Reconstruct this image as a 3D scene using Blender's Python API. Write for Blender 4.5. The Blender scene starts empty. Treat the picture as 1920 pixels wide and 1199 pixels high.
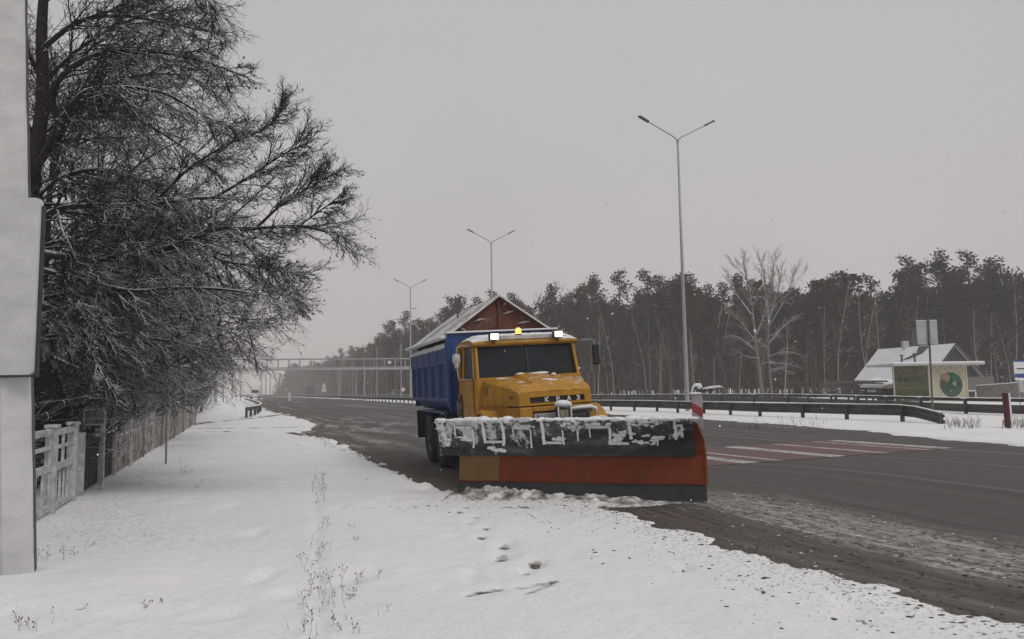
import bpy, math, random
import numpy as np
from mathutils import Vector, Matrix, Euler

# ---------------------------------------------------------------- camera, world, sun, exposure
SC = bpy.context.scene
COL = SC.collection
R = math.radians
F, W0, H0 = 1400.0, 1920.0, 1199.0
EYE = 1.75
cam_d = bpy.data.cameras.new('camera')
cam_d.sensor_width = 36.0
cam_d.lens = 36.0 * F / W0
cam_d.clip_start = 0.05
cam_d.clip_end = 6000
cam = bpy.data.objects.new('camera', cam_d)
COL.objects.link(cam)
CM = Matrix.Translation((0, 0, EYE)) @ Matrix.Rotation(R(90 + 5.33), 4, 'X') @ Matrix.Rotation(-0.0157, 4, 'Z')
cam.matrix_world = CM
SC.camera = cam
SC.render.resolution_x, SC.render.resolution_y = 1024, 639

SUN_EL, SUN_AZ = R(50), R(130)
world = bpy.data.worlds.new('World')
SC.world = world
world.use_nodes = True
wn = world.node_tree
wn.nodes.clear()
w_out = wn.nodes.new('ShaderNodeOutputWorld')
w_bg = wn.nodes.new('ShaderNodeBackground')
w_sky = wn.nodes.new('ShaderNodeTexSky')
w_sky.sky_type = 'NISHITA'
w_sky.sun_disc = False
w_sky.sun_elevation = SUN_EL
w_sky.sun_rotation = SUN_AZ
w_sky.dust_density = 6
w_sky.air_density = 1.0
# overcast: the clear-sky colour is almost wholly covered by an even grey cloud sheet
w_bw = wn.nodes.new('ShaderNodeRGBToBW')
w_tc = wn.nodes.new('ShaderNodeTexCoord')
w_no = wn.nodes.new('ShaderNodeTexNoise')
w_no.inputs['Scale'].default_value = 1.3
w_no.inputs['Detail'].default_value = 3
w_rp = wn.nodes.new('ShaderNodeValToRGB')
w_rp.color_ramp.elements[0].position = 0.3
w_rp.color_ramp.elements[0].color = (4.85, 4.8, 4.8, 1)
w_rp.color_ramp.elements[1].position = 0.75
w_rp.color_ramp.elements[1].color = (5.45, 5.38, 5.38, 1)
w_mx = wn.nodes.new('ShaderNodeMixRGB')
w_mx.inputs['Fac'].default_value = 0.97
wn.links.new(w_tc.outputs['Generated'], w_no.inputs['Vector'])
wn.links.new(w_no.outputs['Fac'], w_rp.inputs['Fac'])
wn.links.new(w_sky.outputs[0], w_mx.inputs[1])
wn.links.new(w_rp.outputs[0], w_mx.inputs[2])
# the cloud sheet is a little warmer low down
w_sp = wn.nodes.new('ShaderNodeSeparateXYZ'); wn.links.new(w_tc.outputs['Generated'], w_sp.inputs[0])
w_hr = wn.nodes.new('ShaderNodeValToRGB')
w_hr.color_ramp.elements[0].position = 0.0; w_hr.color_ramp.elements[0].color = (1.005, .95, .935, 1)
w_hr.color_ramp.elements[1].position = 0.42; w_hr.color_ramp.elements[1].color = (.975, .965, .968, 1)
wn.links.new(w_sp.outputs['Z'], w_hr.inputs['Fac'])
w_ml = wn.nodes.new('ShaderNodeMixRGB'); w_ml.blend_type = 'MULTIPLY'; w_ml.inputs['Fac'].default_value = 1.0
wn.links.new(w_mx.outputs[0], w_ml.inputs[1]); wn.links.new(w_hr.outputs[0], w_ml.inputs[2])
wn.links.new(w_ml.outputs[0], w_bg.inputs['Color'])
w_bg.inputs['Strength'].default_value = 0.095
wn.links.new(w_bg.outputs[0], w_out.inputs['Surface'])

sun_d = bpy.data.lights.new('sun', 'SUN')
sun_d.energy = 1.0
sun_d.angle = R(25)
sun_d.color = (1.0, 0.97, 0.94)
sun = bpy.data.objects.new('sun', sun_d)
sun.rotation_euler = (R(40), 0, R(50))
COL.objects.link(sun)

SC.view_settings.view_transform = 'Standard'
SC.view_settings.look = 'None'
SC.view_settings.exposure = 0.06
SC.view_settings.gamma = 1.0
SC.view_settings.use_curve_mapping = False
cy = SC.cycles
cy.use_denoising = True
cy.max_bounces = 4
cy.diffuse_bounces = 2
cy.glossy_bounces = 2
cy.transmission_bounces = 3
cy.transparent_max_bounces = 8
cy.volume_bounces = 3
cy.caustics_reflective = False
cy.caustics_refractive = False
cy.use_fast_gi = False

# ---------------------------------------------------------------- projection helpers (pixels of the photograph -> metres)
CR = CM.to_3x3()
def ray(px, py):
    return CR @ Vector(((px - W0 / 2) / F, -(py - H0 / 2) / F, -1.0))
def G(px, py, z=0.0):
    d = ray(px, py)
    t = (z - EYE) / d.z
    return Vector((d.x * t, d.y * t, z))
def P(px, py, Y):
    d = ray(px, py)
    t = Y / d.y
    return Vector((d.x * t, Y, EYE + d.z * t))

# ---------------------------------------------------------------- mesh builder
class MB:
    def __init__(s):
        s.v = []; s.f = []; s.m = []; s.mi = 0
    def face(s, pts):
        n = len(s.v)
        s.v.extend([tuple(p) for p in pts])
        s.f.append(tuple(range(n, n + len(pts)))); s.m.append(s.mi)
    def hexa(s, c):
        n = len(s.v)
        s.v.extend([tuple(p) for p in c])
        for q in ((0, 3, 2, 1), (4, 5, 6, 7), (0, 1, 5, 4), (1, 2, 6, 5), (2, 3, 7, 6), (3, 0, 4, 7)):
            s.f.append(tuple(n + i for i in q)); s.m.append(s.mi)
    def box(s, x0, x1, y0, y1, z0, z1, M=None):
        c = [(x0, y0, z0), (x1, y0, z0), (x1, y1, z0), (x0, y1, z0), (x0, y0, z1), (x1, y0, z1), (x1, y1, z1), (x0, y1, z1)]
        if M: c = [M @ Vector(p) for p in c]
        s.hexa(c)
    def bbox(s, x0, x1, y0, y1, z0, z1, b=0.02, M=None):
        """box with chamfered vertical and horizontal edges"""
        n = len(s.v)
        pts = []
        for (z, k) in ((z0, b), (z0 + b, 0), (z1 - b, 0), (z1, b)):
            xa, xb, ya, yb = x0 + k, x1 - k, y0 + k, y1 - k
            pts += [(xa + b, ya, z), (xb - b, ya, z), (xb, ya + b, z), (xb, yb - b, z), (xb - b, yb, z), (xa + b, yb, z), (xa, yb - b, z), (xa, ya + b, z)]
        if M: pts = [M @ Vector(p) for p in pts]
        s.v.extend([tuple(p) for p in pts])
        s.f.append(tuple(n + i for i in range(7, -1, -1))); s.m.append(s.mi)
        for L in range(3):
            for i in range(8):
                a = n + L * 8 + i; b2 = n + L * 8 + (i + 1) % 8
                s.f.append((a, b2, b2 + 8, a + 8)); s.m.append(s.mi)
        s.f.append(tuple(n + 24 + i for i in range(8))); s.m.append(s.mi)
    def bar(s, a, b, w, d=None, up=(0, 0, 1)):
        """rectangular bar between two points"""
        a, b = Vector(a), Vector(b); d = d or w
        t = (b - a).normalized(); u = t.cross(Vector(up))
        if u.length < 1e-4: u = t.cross(Vector((1, 0, 0)))
        u.normalize(); v = u.cross(t).normalized()
        u *= w / 2; v *= d / 2
        s.hexa([a - u - v, a + u - v, a + u + v, a - u + v, b - u - v, b + u - v, b + u + v, b - u + v])
    def tube(s, pts, rad, n=6, cap=True):
        pts = [Vector(p) for p in pts]
        if not hasattr(rad, '__len__'): rad = [rad] * len(pts)
        base = len(s.v)
        u = None
        for i, p in enumerate(pts):
            t = (pts[min(i + 1, len(pts) - 1)] - pts[max(i - 1, 0)])
            if t.length < 1e-9: t = Vector((0, 0, 1))
            t.normalize()
            if u is None:
                u = t.cross(Vector((0, 0, 1)))
                if u.length < 1e-3: u = t.cross(Vector((1, 0, 0)))
            else:
                u = u - t * u.dot(t)
                if u.length < 1e-4: u = t.cross(Vector((1, 0, 0)))
            u.normalize(); w = t.cross(u)
            for k in range(n):
                a = 2 * math.pi * k / n
                s.v.append(tuple(p + (u * math.cos(a) + w * math.sin(a)) * rad[i]))
        for i in range(len(pts) - 1):
            for k in range(n):
                a = base + i * n + k; b = base + i * n + (k + 1) % n
                s.f.append((a, b, b + n, a + n)); s.m.append(s.mi)
        if cap and n > 3:
            s.f.append(tuple(base + k for k in range(n - 1, -1, -1))); s.m.append(s.mi)
            e = base + (len(pts) - 1) * n
            s.f.append(tuple(e + k for k in range(n))); s.m.append(s.mi)
    def lathe(s, c, axis, prof, n=20):
        """prof: list of (offset along axis, radius)"""
        c = Vector(c); ax = Vector(axis).normalized()
        u = ax.cross(Vector((0, 0, 1)))
        if u.length < 1e-3: u = ax.cross(Vector((1, 0, 0)))
        u.normalize(); w = ax.cross(u); base = len(s.v)
        for (o, r) in prof:
            for k in range(n):
                a = 2 * math.pi * k / n
                s.v.append(tuple(c + ax * o + (u * math.cos(a) + w * math.sin(a)) * r))
        for i in range(len(prof) - 1):
            for k in range(n):
                a = base + i * n + k; b = base + i * n + (k + 1) % n
                s.f.append((a, b, b + n, a + n)); s.m.append(s.mi)
    def blob(s, c, rx, ry, rz, rnd=None, j=0.25, n=8, m=5):
        """lumpy closed lump"""
        c = Vector(c); base = len(s.v)
        rnd = rnd or random
        for i in range(m + 1):
            ph = math.pi * i / m
            for k in range(n):
                a = 2 * math.pi * k / n
                q = 1 + rnd.uniform(-j, j)
                s.v.append((c.x + rx * q * math.sin(ph) * math.cos(a), c.y + ry * q * math.sin(ph) * math.sin(a), c.z + rz * math.cos(ph) * (1 + rnd.uniform(-j, j) * .5)))
        for i in range(m):
            for k in range(n):
                a = base + i * n + k; b = base + i * n + (k + 1) % n
                s.f.append((a, a + n, b + n, b)); s.m.append(s.mi)
    def build(s, name, mat, parent=None, smooth=False, M=None, loc=None):
        me = bpy.data.meshes.new(name)
        v = s.v
        if M is not None: v = [tuple(M @ Vector(p)) for p in v]
        me.from_pydata(v, [], s.f)
        mats = mat if isinstance(mat, (list, tuple)) else [mat]
        for q in mats: me.materials.append(q)
        if len(mats) > 1: me.polygons.foreach_set('material_index', s.m)
        if smooth: me.polygons.foreach_set('use_smooth', [True] * len(s.f))
        me.update()
        o = bpy.data.objects.new(name, me)
        COL.objects.link(o)
        if parent: o.parent = parent
        if loc is not None: o.location = loc
        return o

def tag(o, label=None, cat=None, group=None, kind=None):
    if label: o['label'] = label
    if cat: o['category'] = cat
    if group: o['group'] = group
    if kind: o['kind'] = kind
    return o
def empty(name, loc=(0, 0, 0), rot=(0, 0, 0), label=None, cat=None, group=None):
    o = bpy.data.objects.new(name, None)
    o.location = loc; o.rotation_euler = rot; o.empty_display_size = .2
    COL.objects.link(o)
    return tag(o, label, cat, group)
def copy_tree(o, parent=None):
    c = o.copy(); COL.objects.link(c); c.parent = parent
    for ch in list(o.children): copy_tree(ch, c)
    return c

# ---------------------------------------------------------------- materials
class NT:
    def __init__(s, name):
        s.m = bpy.data.materials.new(name); s.m.use_nodes = True
        s.t = s.m.node_tree; s.t.nodes.clear()
        s.out = s.t.nodes.new('ShaderNodeOutputMaterial')
        s.b = s.t.nodes.new('ShaderNodeBsdfPrincipled')
        s.t.links.new(s.b.outputs[0], s.out.inputs['Surface'])
    def n(s, kind, **kw):
        q = s.t.nodes.new(kind)
        for k, v in kw.items(): setattr(q, k, v)
        return q
    def link(s, a, b): s.t.links.new(a, b)
    def noise(s, scale, detail=4, rough=.55, vec=None, stretch=None, dim=None):
        q = s.n('ShaderNodeTexNoise'); q.inputs['Scale'].default_value = scale
        q.inputs['Detail'].default_value = detail; q.inputs['Roughness'].default_value = rough
        v = vec or s.coord()
        if stretch:
            mp = s.n('ShaderNodeMapping'); mp.inputs['Scale'].default_value = stretch
            s.link(v, mp.inputs['Vector']); v = mp.outputs[0]
        s.link(v, q.inputs['Vector'])
        return q.outputs['Fac']
    def coord(s, which='Object'):
        if not hasattr(s, '_tc'): s._tc = s.n('ShaderNodeTexCoord')
        return s._tc.outputs[which]
    def ramp(s, fac, stops):
        q = s.n('ShaderNodeValToRGB'); e = q.color_ramp.elements
        while len(e) > 1: e.remove(e[0])
        for i, (p, c) in enumerate(stops):
            el = e[0] if i == 0 else e.new(p)
            el.position = p
            if not hasattr(c, '__len__'): c = (c, c, c)
            el.color = (*c, 1)
        s.link(fac, q.inputs['Fac']); return q.outputs[0]
    def mix(s, fac, a, b):
        q = s.n('ShaderNodeMixRGB')
        for i, x in enumerate((fac, a, b)):
            if isinstance(x, bpy.types.NodeSocket): s.link(x, q.inputs[i])
            elif hasattr(x, '__len__'): q.inputs[i].default_value = (*x, 1)
            else: q.inputs[i].default_value = x if i == 0 else (x, x, x, 1)
        return q.outputs[0]
    def math(s, op, a, b=0.0, c=None, clamp=False):
        q = s.n('ShaderNodeMath'); q.operation = op; q.use_clamp = clamp
        for i, x in enumerate((a, b) if c is None else (a, b, c)):
            if isinstance(x, bpy.types.NodeSocket): s.link(x, q.inputs[i])
            else: q.inputs[i].default_value = x
        return q.outputs[0]
    def mrange(s, v, a, b, c=0.0, d=1.0):
        q = s.n('ShaderNodeMapRange'); s.link(v, q.inputs[0])
        for i, x in enumerate((a, b, c, d)): q.inputs[i + 1].default_value = x
        return q.outputs[0]
    def attr(s, name):
        q = s.n('ShaderNodeAttribute'); q.attribute_name = name; return q.outputs['Fac']
    def bump(s, h, strength=.4, dist=.02):
        q = s.n('ShaderNodeBump'); q.inputs['Strength'].default_value = strength
        q.inputs['Distance'].default_value = dist
        s.link(h, q.inputs['Height']); s.link(q.outputs[0], s.b.inputs['Normal'])
    def col(s, c):
        if isinstance(c, bpy.types.NodeSocket): s.link(c, s.b.inputs['Base Color'])
        else: s.b.inputs['Base Color'].default_value = (*c, 1)
    def set(s, **kw):
        for k, v in kw.items():
            k = k.replace('_', ' ')
            if isinstance(v, bpy.types.NodeSocket): s.link(v, s.b.inputs[k])
            else: s.b.inputs[k].default_value = v
    def upmask(s, lo, hi, nscale=8, namp=.35):
        g = s.n('ShaderNodeNewGeometry'); x = s.n('ShaderNodeSeparateXYZ')
        s.link(g.outputs['Normal'], x.inputs[0])
        v = s.math('ADD', x.outputs['Z'], s.math('MULTIPLY', s.math('SUBTRACT', s.noise(nscale, 3, vec=g.outputs['Position']), .5), namp * 2))
        return s.mrange(v, lo, hi)

SNOW = (.80, .81, .83)
def plain(name, c, rough=.6, var=.25, scale=6, metal=0, bump=0, snow=None, coat=0):
    q = NT(name)
    n = q.noise(scale, 5)
    d = tuple(x * (1 - var) for x in c); e = tuple(min(1, x * (1 + var)) for x in c)
    cc = q.ramp(n, [(.3, d), (.7, e)])
    if snow:
        cc = q.mix(q.upmask(*snow), cc, SNOW)
    q.col(cc); q.set(Roughness=rough, Metallic=metal)
    if coat: q.set(Coat_Weight=coat)
    if bump: q.bump(q.noise(scale * 6, 4), bump, .01)
    return q.m

def snow_mat():
    q = NT('snow')
    n1 = q.noise(1.2, 5); n2 = q.noise(14, 4)
    c = q.ramp(n1, [(.3, (.76, .765, .78)), (.7, (.83, .83, .835))])
    q.col(c); q.set(Roughness=.75, Specular_IOR_Level=.25)
    q.bump(q.math('ADD', n2, q.noise(55, 3)), .35, .015)
    return q.m
def ground_mat():
    q = NT('ground_snow')
    P_ = q.coord()
    big = q.noise(.5, 5); n2 = q.noise(9, 5); n3 = q.noise(45, 4)
    c = q.ramp(big, [(.3, (.765, .765, .775)), (.7, (.835, .835, .835))])
    dirt_shade = q.attr('dirt_shade')
    grit = q.math('MULTIPLY', dirt_shade, q.mrange(n2, .25, .6, .45, 1.25))  # real dirt plus the shade painted into the footprints
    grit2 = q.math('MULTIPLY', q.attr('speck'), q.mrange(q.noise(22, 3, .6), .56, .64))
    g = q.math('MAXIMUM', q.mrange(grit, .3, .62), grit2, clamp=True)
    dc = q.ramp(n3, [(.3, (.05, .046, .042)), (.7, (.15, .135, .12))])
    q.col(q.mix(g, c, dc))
    q.set(Roughness=.8, Specular_IOR_Level=.2)
    q.bump(q.math('ADD', q.math('MULTIPLY', q.noise(2.6, 4, .5), 2.2), q.math('ADD', q.math('MULTIPLY', n2, .5), q.math('ADD', q.math('MULTIPLY', n3, .08), q.math('MULTIPLY', g, -.9)))), .55, .03)
    return q.m
def road_mat():
    q = NT('asphalt')
    t = q.attr('t'); s = q.attr('s')
    cb = q.n('ShaderNodeCombineXYZ'); q.link(t, cb.inputs[0]); q.link(s, cb.inputs[1])
    uv = cb.outputs[0]
    streak = q.noise(1.6, 5, .6, vec=uv, stretch=(1, .05, 1))
    fine = q.noise(60, 3); mid = q.noise(2.2, 6, .62, vec=uv, stretch=(1, .25, 1))
    pat = q.noise(5, 6, .68, vec=uv, stretch=(1.5, .16, 1))
    asph = q.ramp(streak, [(.25, (.046, .042, .039)), (.48, (.064, .059, .055)), (.62, (.080, .075, .071)), (.78, (.115, .11, .106))])
    asph = q.mix(q.mrange(fine, .35, .7, 0, .35), asph, (.05, .048, .046))
    # salt-bleached lines and damp tracks along the lane
    wet = q.mrange(q.noise(.9, 4, .6, vec=uv, stretch=(1, .02, 1)), .52, .62)
    asph = q.mix(q.math('MULTIPLY', wet, .5), asph, (.034, .031, .029))
    salt = q.mrange(q.noise(2.6, 3, .6, vec=uv, stretch=(1, .012, 1)), .58, .68)
    asph = q.mix(q.math('MULTIPLY', salt, .5), asph, (.17, .165, .16))
    # brown slush close to the verge
    tn = q.math('ADD', t, q.math('MULTIPLY', q.math('SUBTRACT', mid, .5), 1.6))
    brown = q.mrange(tn, 2.6, 1.2)
    bc = q.ramp(pat, [(.3, (.040, .031, .025)), (.5, (.080, .064, .051)), (.70, (.17, .145, .125))])
    c = q.mix(q.math('MULTIPLY', brown, .85), asph, bc)
    # a strip of uncleared patchy snow the blade has not reached yet (in front of the blade)
    near = q.mrange(s, 1.2, 0.2)
    band = q.math('MULTIPLY', q.mrange(tn, .85, 1.2), q.mrange(tn, 3.0, 1.5))
    pm = q.math('MULTIPLY', band, q.mrange(q.math('ADD', q.math('MULTIPLY', q.noise(11, 7, .8, vec=uv, stretch=(1, .5, 1)), .75), q.math('MULTIPLY', q.noise(5, 5, .7, vec=uv, stretch=(1.6, .12, 1)), .35)), .50, .62))
    pm = q.math('MULTIPLY', pm, q.mrange(pat, .25, .6, .25, 1.0))
    c = q.mix(q.math('MULTIPLY', pm, near), c, (.62, .60, .575))
    # thin snow film
    film = q.math('MULTIPLY', q.mrange(q.noise(.7, 6, .65, vec=uv, stretch=(1, .12, 1)), .60, .74), .35)
    jn = q.math('MULTIPLY', q.math('MULTIPLY', q.mrange(s, 12, 18), q.mrange(s, 60, 34)), q.mrange(t, 7, 2.5))
    film = q.math('MAXIMUM', film, q.math('MULTIPLY', jn, q.math('MULTIPLY', q.mrange(q.noise(1.1, 6, .7, vec=uv, stretch=(1, .16, 1)), .50, .60), .75)))
    c = q.mix(film, c, (.40, .39, .385))
    lanes = q.mrange(q.noise(1.1, 2, .5, vec=uv, stretch=(1, .004, 1)), .38, .62)
    c = q.mix(q.math('MULTIPLY', lanes, .38), c, (.105, .098, .093))
    q.col(c)
    q.set(Roughness=q.mrange(wet, 0, 1, .75, .42), Specular_IOR_Level=.35)
    q.bump(q.math('ADD', q.math('MULTIPLY', pat, q.math('ADD', brown, .15)), q.math('MULTIPLY', fine, .25)), .6, .03)
    return q.m
def bark_mat(name, c, lo=.2, hi=.6, snow_c=(.74, .75, .77), ns=6, na=.5):
    q = NT(name)
    n = q.noise(9, 4)
    base = q.ramp(n, [(.3, tuple(x * .6 for x in c)), (.7, tuple(x * 1.4 for x in c))])
    q.col(q.mix(q.upmask(lo, hi, ns, na), base, snow_c)); q.set(Roughness=.9, Specular_IOR_Level=.15)
    return q.m
def paint(name, c, dirt_shade=(.10, .07, .045), amt=.35, rough=.42, snow=None, scale=3.5):
    q = NT(name)
    n = q.noise(scale, 6, .65); n2 = q.noise(14, 5, .7); st = q.noise(4, 4, .6, stretch=(1.5, 1.5, .3))
    cc = q.ramp(n, [(.3, tuple(x * .82 for x in c)), (.7, tuple(min(1, x * 1.12) for x in c))])
    m = q.math('MULTIPLY', q.mrange(q.math('ADD', st, q.math('MULTIPLY', n2, .6)), .72, 1.05), amt)
    cc = q.mix(m, cc, dirt_shade)
    if snow: cc = q.mix(q.upmask(*snow), cc, SNOW)
    q.col(cc); q.set(Roughness=q.mrange(n2, .3, .7, rough, rough + .25), Specular_IOR_Level=.4)
    q.bump(n2, .08, .01)
    return q.m
def emit_mat(name, c, e):
    q = NT(name); q.col(c); q.set(Emission_Color=(*c, 1), Emission_Strength=e, Roughness=.3); return q.m

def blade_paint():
    # red-brown shifting to a brighter orange towards the far end, streaked with grime
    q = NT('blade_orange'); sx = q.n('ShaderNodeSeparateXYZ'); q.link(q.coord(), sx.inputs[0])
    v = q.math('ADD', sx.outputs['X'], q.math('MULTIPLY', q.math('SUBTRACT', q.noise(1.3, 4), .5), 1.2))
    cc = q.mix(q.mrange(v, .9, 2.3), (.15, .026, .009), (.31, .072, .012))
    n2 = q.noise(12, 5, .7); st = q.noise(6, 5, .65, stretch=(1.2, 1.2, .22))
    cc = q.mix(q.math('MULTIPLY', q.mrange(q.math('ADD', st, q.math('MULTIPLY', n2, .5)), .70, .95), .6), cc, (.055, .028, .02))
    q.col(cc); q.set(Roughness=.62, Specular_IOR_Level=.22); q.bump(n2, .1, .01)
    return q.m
M = {}
M['snow'] = snow_mat()
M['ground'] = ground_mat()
M['road'] = road_mat()
M['orange'] = paint('cab_orange', (.50, .245, .020), amt=.55, dirt_shade=(.16, .085, .035), snow=(1.0, 1.25, 5, .42))
M['orange_roof'] = paint('cab_roof', (.45, .24, .035), amt=.3, snow=(.6, .85, 5, .3))
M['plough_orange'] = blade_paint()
M['plough_ochre'] = paint('blade_ochre', (.15, .08, .018), dirt_shade=(.08, .045, .028), amt=.8)
M['blue'] = paint('body_blue', (.020, .068, .235), dirt_shade=(.07, .07, .08), amt=.5, snow=(.9, 1.2, 5, .3))
M['blue_dark'] = paint('flap_blue', (.010, .018, .045), dirt_shade=(.05, .05, .06), amt=.4)
M['glass'] = None
M['black'] = plain('black_rubber', (.018, .018, .02), .7, .4)
M['tyre'] = plain('tyre', (.022, .023, .027), .85, .5, 9, bump=.3)
M['dark'] = plain('dark_metal', (.04, .04, .042), .55, .4, snow=(.8, 1.1, 9, .3))
M['steel'] = plain('galvanised', (.30, .30, .30), .5, .15, 3, metal=.3)
M['rail'] = plain('rail_steel', (.085, .083, .08), .6, .35, 3, snow=(1.05, 1.3, 7, .2))
M['post_dark'] = plain('rail_post', (.05, .05, .05), .7, .4, snow=(.5, .8, 7, .2))
M['lamp_pole'] = plain('lamp_pole', (.33, .33, .335), .5, .1, 2, metal=.2)
M['grey'] = plain('grey_plate', (.42, .42, .43), .6, .12, 2)
M['white'] = plain('white_paint', (.72, .72, .72), .6, .08, 4)
M['bwood'] = None
M['red'] = plain('red_paint', (.35, .03, .03), .6, .2, 4)
M['dark_red'] = plain('dark_red_paint', (.09, .015, .018), .6, .3, 4)
M['bark'] = bark_mat('bark_near', (.028, .024, .023), .25, .62)
M['twig'] = bark_mat('twig_near', (.024, .020, .019), .40, .84, ns=14, na=.45)
M['twig_red'] = bark_mat('twig_reddish', (.045, .026, .026), .7, 1.15, ns=14, na=.45)
M['seed'] = plain('dry_leaf', (.045, .033, .028), .9, .4, 3)
M['birch'] = bark_mat('birch_bark', (.32, .29, .26), .25, .7, ns=2)
M['birch_dim'] = bark_mat('grey_bark', (.12, .10, .088), .4, .9, ns=2)
M['pinebark'] = bark_mat('pine_bark', (.045, .031, .024), .4, .9, ns=2)

def pine_mat():
    q = NT('pine_needles')
    oi = q.n('ShaderNodeObjectInfo')
    c = q.ramp(q.noise(.9, 3), [(.3, (.020, .023, .017)), (.7, (.042, .043, .032))])
    c = q.mix(q.math('MULTIPLY', oi.outputs['Random'], .6), c, (.060, .043, .033))
    c = q.mix(q.upmask(1.0, 1.4, 1.6, .35), c, (.4, .41, .42))
    q.col(c); q.set(Roughness=.9, Specular_IOR_Level=.1)
    return q.m
M['pine'] = pine_mat()
def glass_mat():
    q = NT('cab_glass')
    q.col((.02, .024, .032)); q.set(Roughness=.15, Specular_IOR_Level=.22)
    return q.m
M['glass'] = glass_mat()

# ---------------------------------------------------------------- numpy value noise
def _hash(i, j, seed):
    h = (i.astype(np.int64) * 374761393 + j.astype(np.int64) * 668265263 + seed * 1442695041) & 0xffffffff
    h = ((h ^ (h >> 13)) * 1274126177) & 0xffffffff
    return ((h ^ (h >> 16)) & 0xffff) / 65535.0
def vnoise(x, y, sc=1.0, seed=0, octv=3):
    r = np.zeros_like(x, dtype=float); a = 1.0; tot = 0
    for o in range(octv):
        X = x * sc; Y = y * sc
        i = np.floor(X); j = np.floor(Y); u = X - i; v = Y - j
        u = u * u * (3 - 2 * u); v = v * v * (3 - 2 * v)
        n00 = _hash(i, j, seed + o); n10 = _hash(i + 1, j, seed + o); n01 = _hash(i, j + 1, seed + o); n11 = _hash(i + 1, j + 1, seed + o)
        r += a * ((n00 * (1 - u) + n10 * u) * (1 - v) + (n01 * (1 - u) + n11 * u) * v)
        tot += a; a *= .5; sc *= 2
    return r / tot - .5
def sstep(x, a, b):
    t = np.clip((x - a) / (b - a), 0, 1); return t * t * (3 - 2 * t)
def seg_dist(x, y, pts):
    """distance to an open polyline, signed (+ on its left) , and arc length"""
    best = np.full(x.shape, 1e9); sg = np.ones(x.shape); arc = np.zeros(x.shape); L = 0
    for (ax, ay), (bx, by) in zip(pts[:-1], pts[1:]):
        dx, dy = bx - ax, by - ay; l2 = dx * dx + dy * dy; l = math.sqrt(l2)
        t = np.clip(((x - ax) * dx + (y - ay) * dy) / l2, 0, 1)
        d = np.hypot(x - ax - t * dx, y - ay - t * dy)
        cr = dx * (y - ay) - dy * (x - ax)
        m = d < best - 1e-9
        best = np.where(m, d, best); sg = np.where(m, np.sign(cr), sg); arc = np.where(m, L + t * l, arc)
        L += l
    return best * sg, arc

# ---------------------------------------------------------------- road outline (world metres)
ZL = -0.08
def g2(px, py, z=0.0):
    v = G(px, py, z); return (v.x, v.y)
left_px = [(1920, 1158), (1700, 1106), (1450, 1040), (1300, 992), (1130, 944), (1000, 932), (850, 925), (780, 903), (700, 865), (640, 832), (575, 815), (600, 797), (560, 783), (505, 770), (480, 757), (474, 750)]
LE = [g2(x, y, ZL) for x, y in left_px]
d0 = (LE[0][0] - LE[2][0], LE[0][1] - LE[2][1])
LE = [(LE[0][0] + d0[0] * 12, LE[0][1] + d0[1] * 12), (LE[0][0] + d0[0] * 2, LE[0][1] + d0[1] * 2)] + LE
LE += [(-78, 235), (-170, 470), (-330, 900)]
right_px = [(1920, 838), (1760, 826), (1600, 808), (1460, 797), (1327, 788), (1120, 776), (950, 766), (770, 757)]
RE = [g2(x, y, 0) for x, y in right_px]
RE = [(RE[0][0] + 6, RE[0][1] - 60), (RE[0][0] + 2.5, RE[0][1] - 8)] + RE
RE += [(-45, 190), (-64, 240), (-155, 470), (-315, 900)]
def road_t(x, y):
    dl, al = seg_dist(x, y, LE)      # + on the left of travel direction (away from camera) = snow side
    dr, ar = seg_dist(x, y, RE)
    return -dl, dr, al               # t from the left edge (positive on the road), distance inside right edge
S0 = float(seg_dist(np.array([G(1327, 935).x]), np.array([G(1327, 935).y]), LE)[1][0])

def base_z(x, y, t):
    z = np.where(t < 4, -0.02 * np.clip(4 - t, 0, 4), 0.0)
    return z
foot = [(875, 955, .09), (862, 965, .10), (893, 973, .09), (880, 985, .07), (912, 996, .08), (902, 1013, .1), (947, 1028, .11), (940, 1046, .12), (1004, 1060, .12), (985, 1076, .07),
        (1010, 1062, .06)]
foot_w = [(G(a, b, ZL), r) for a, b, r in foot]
streaks = [((945, 957), (1010, 956), .10), ((875, 1122), (940, 1112), .06), ((968, 1110), (1040, 1098), .07), ((985, 1120), (1030, 1103), .05), ((1375, 1090), (1440, 1125), .03), ((1590, 1165), (1640, 1185), .03)]
tracks = [([(340, 801), (400, 793), (480, 785), (520, 779), (560, 775)], .35), ([(345, 806), (440, 804), (540, 802), (620, 799)], .28), ([(545, 813), (575, 818), (620, 812)], .4),
          ([(430, 812), (400, 810), (345, 812)], .18)]
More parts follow.
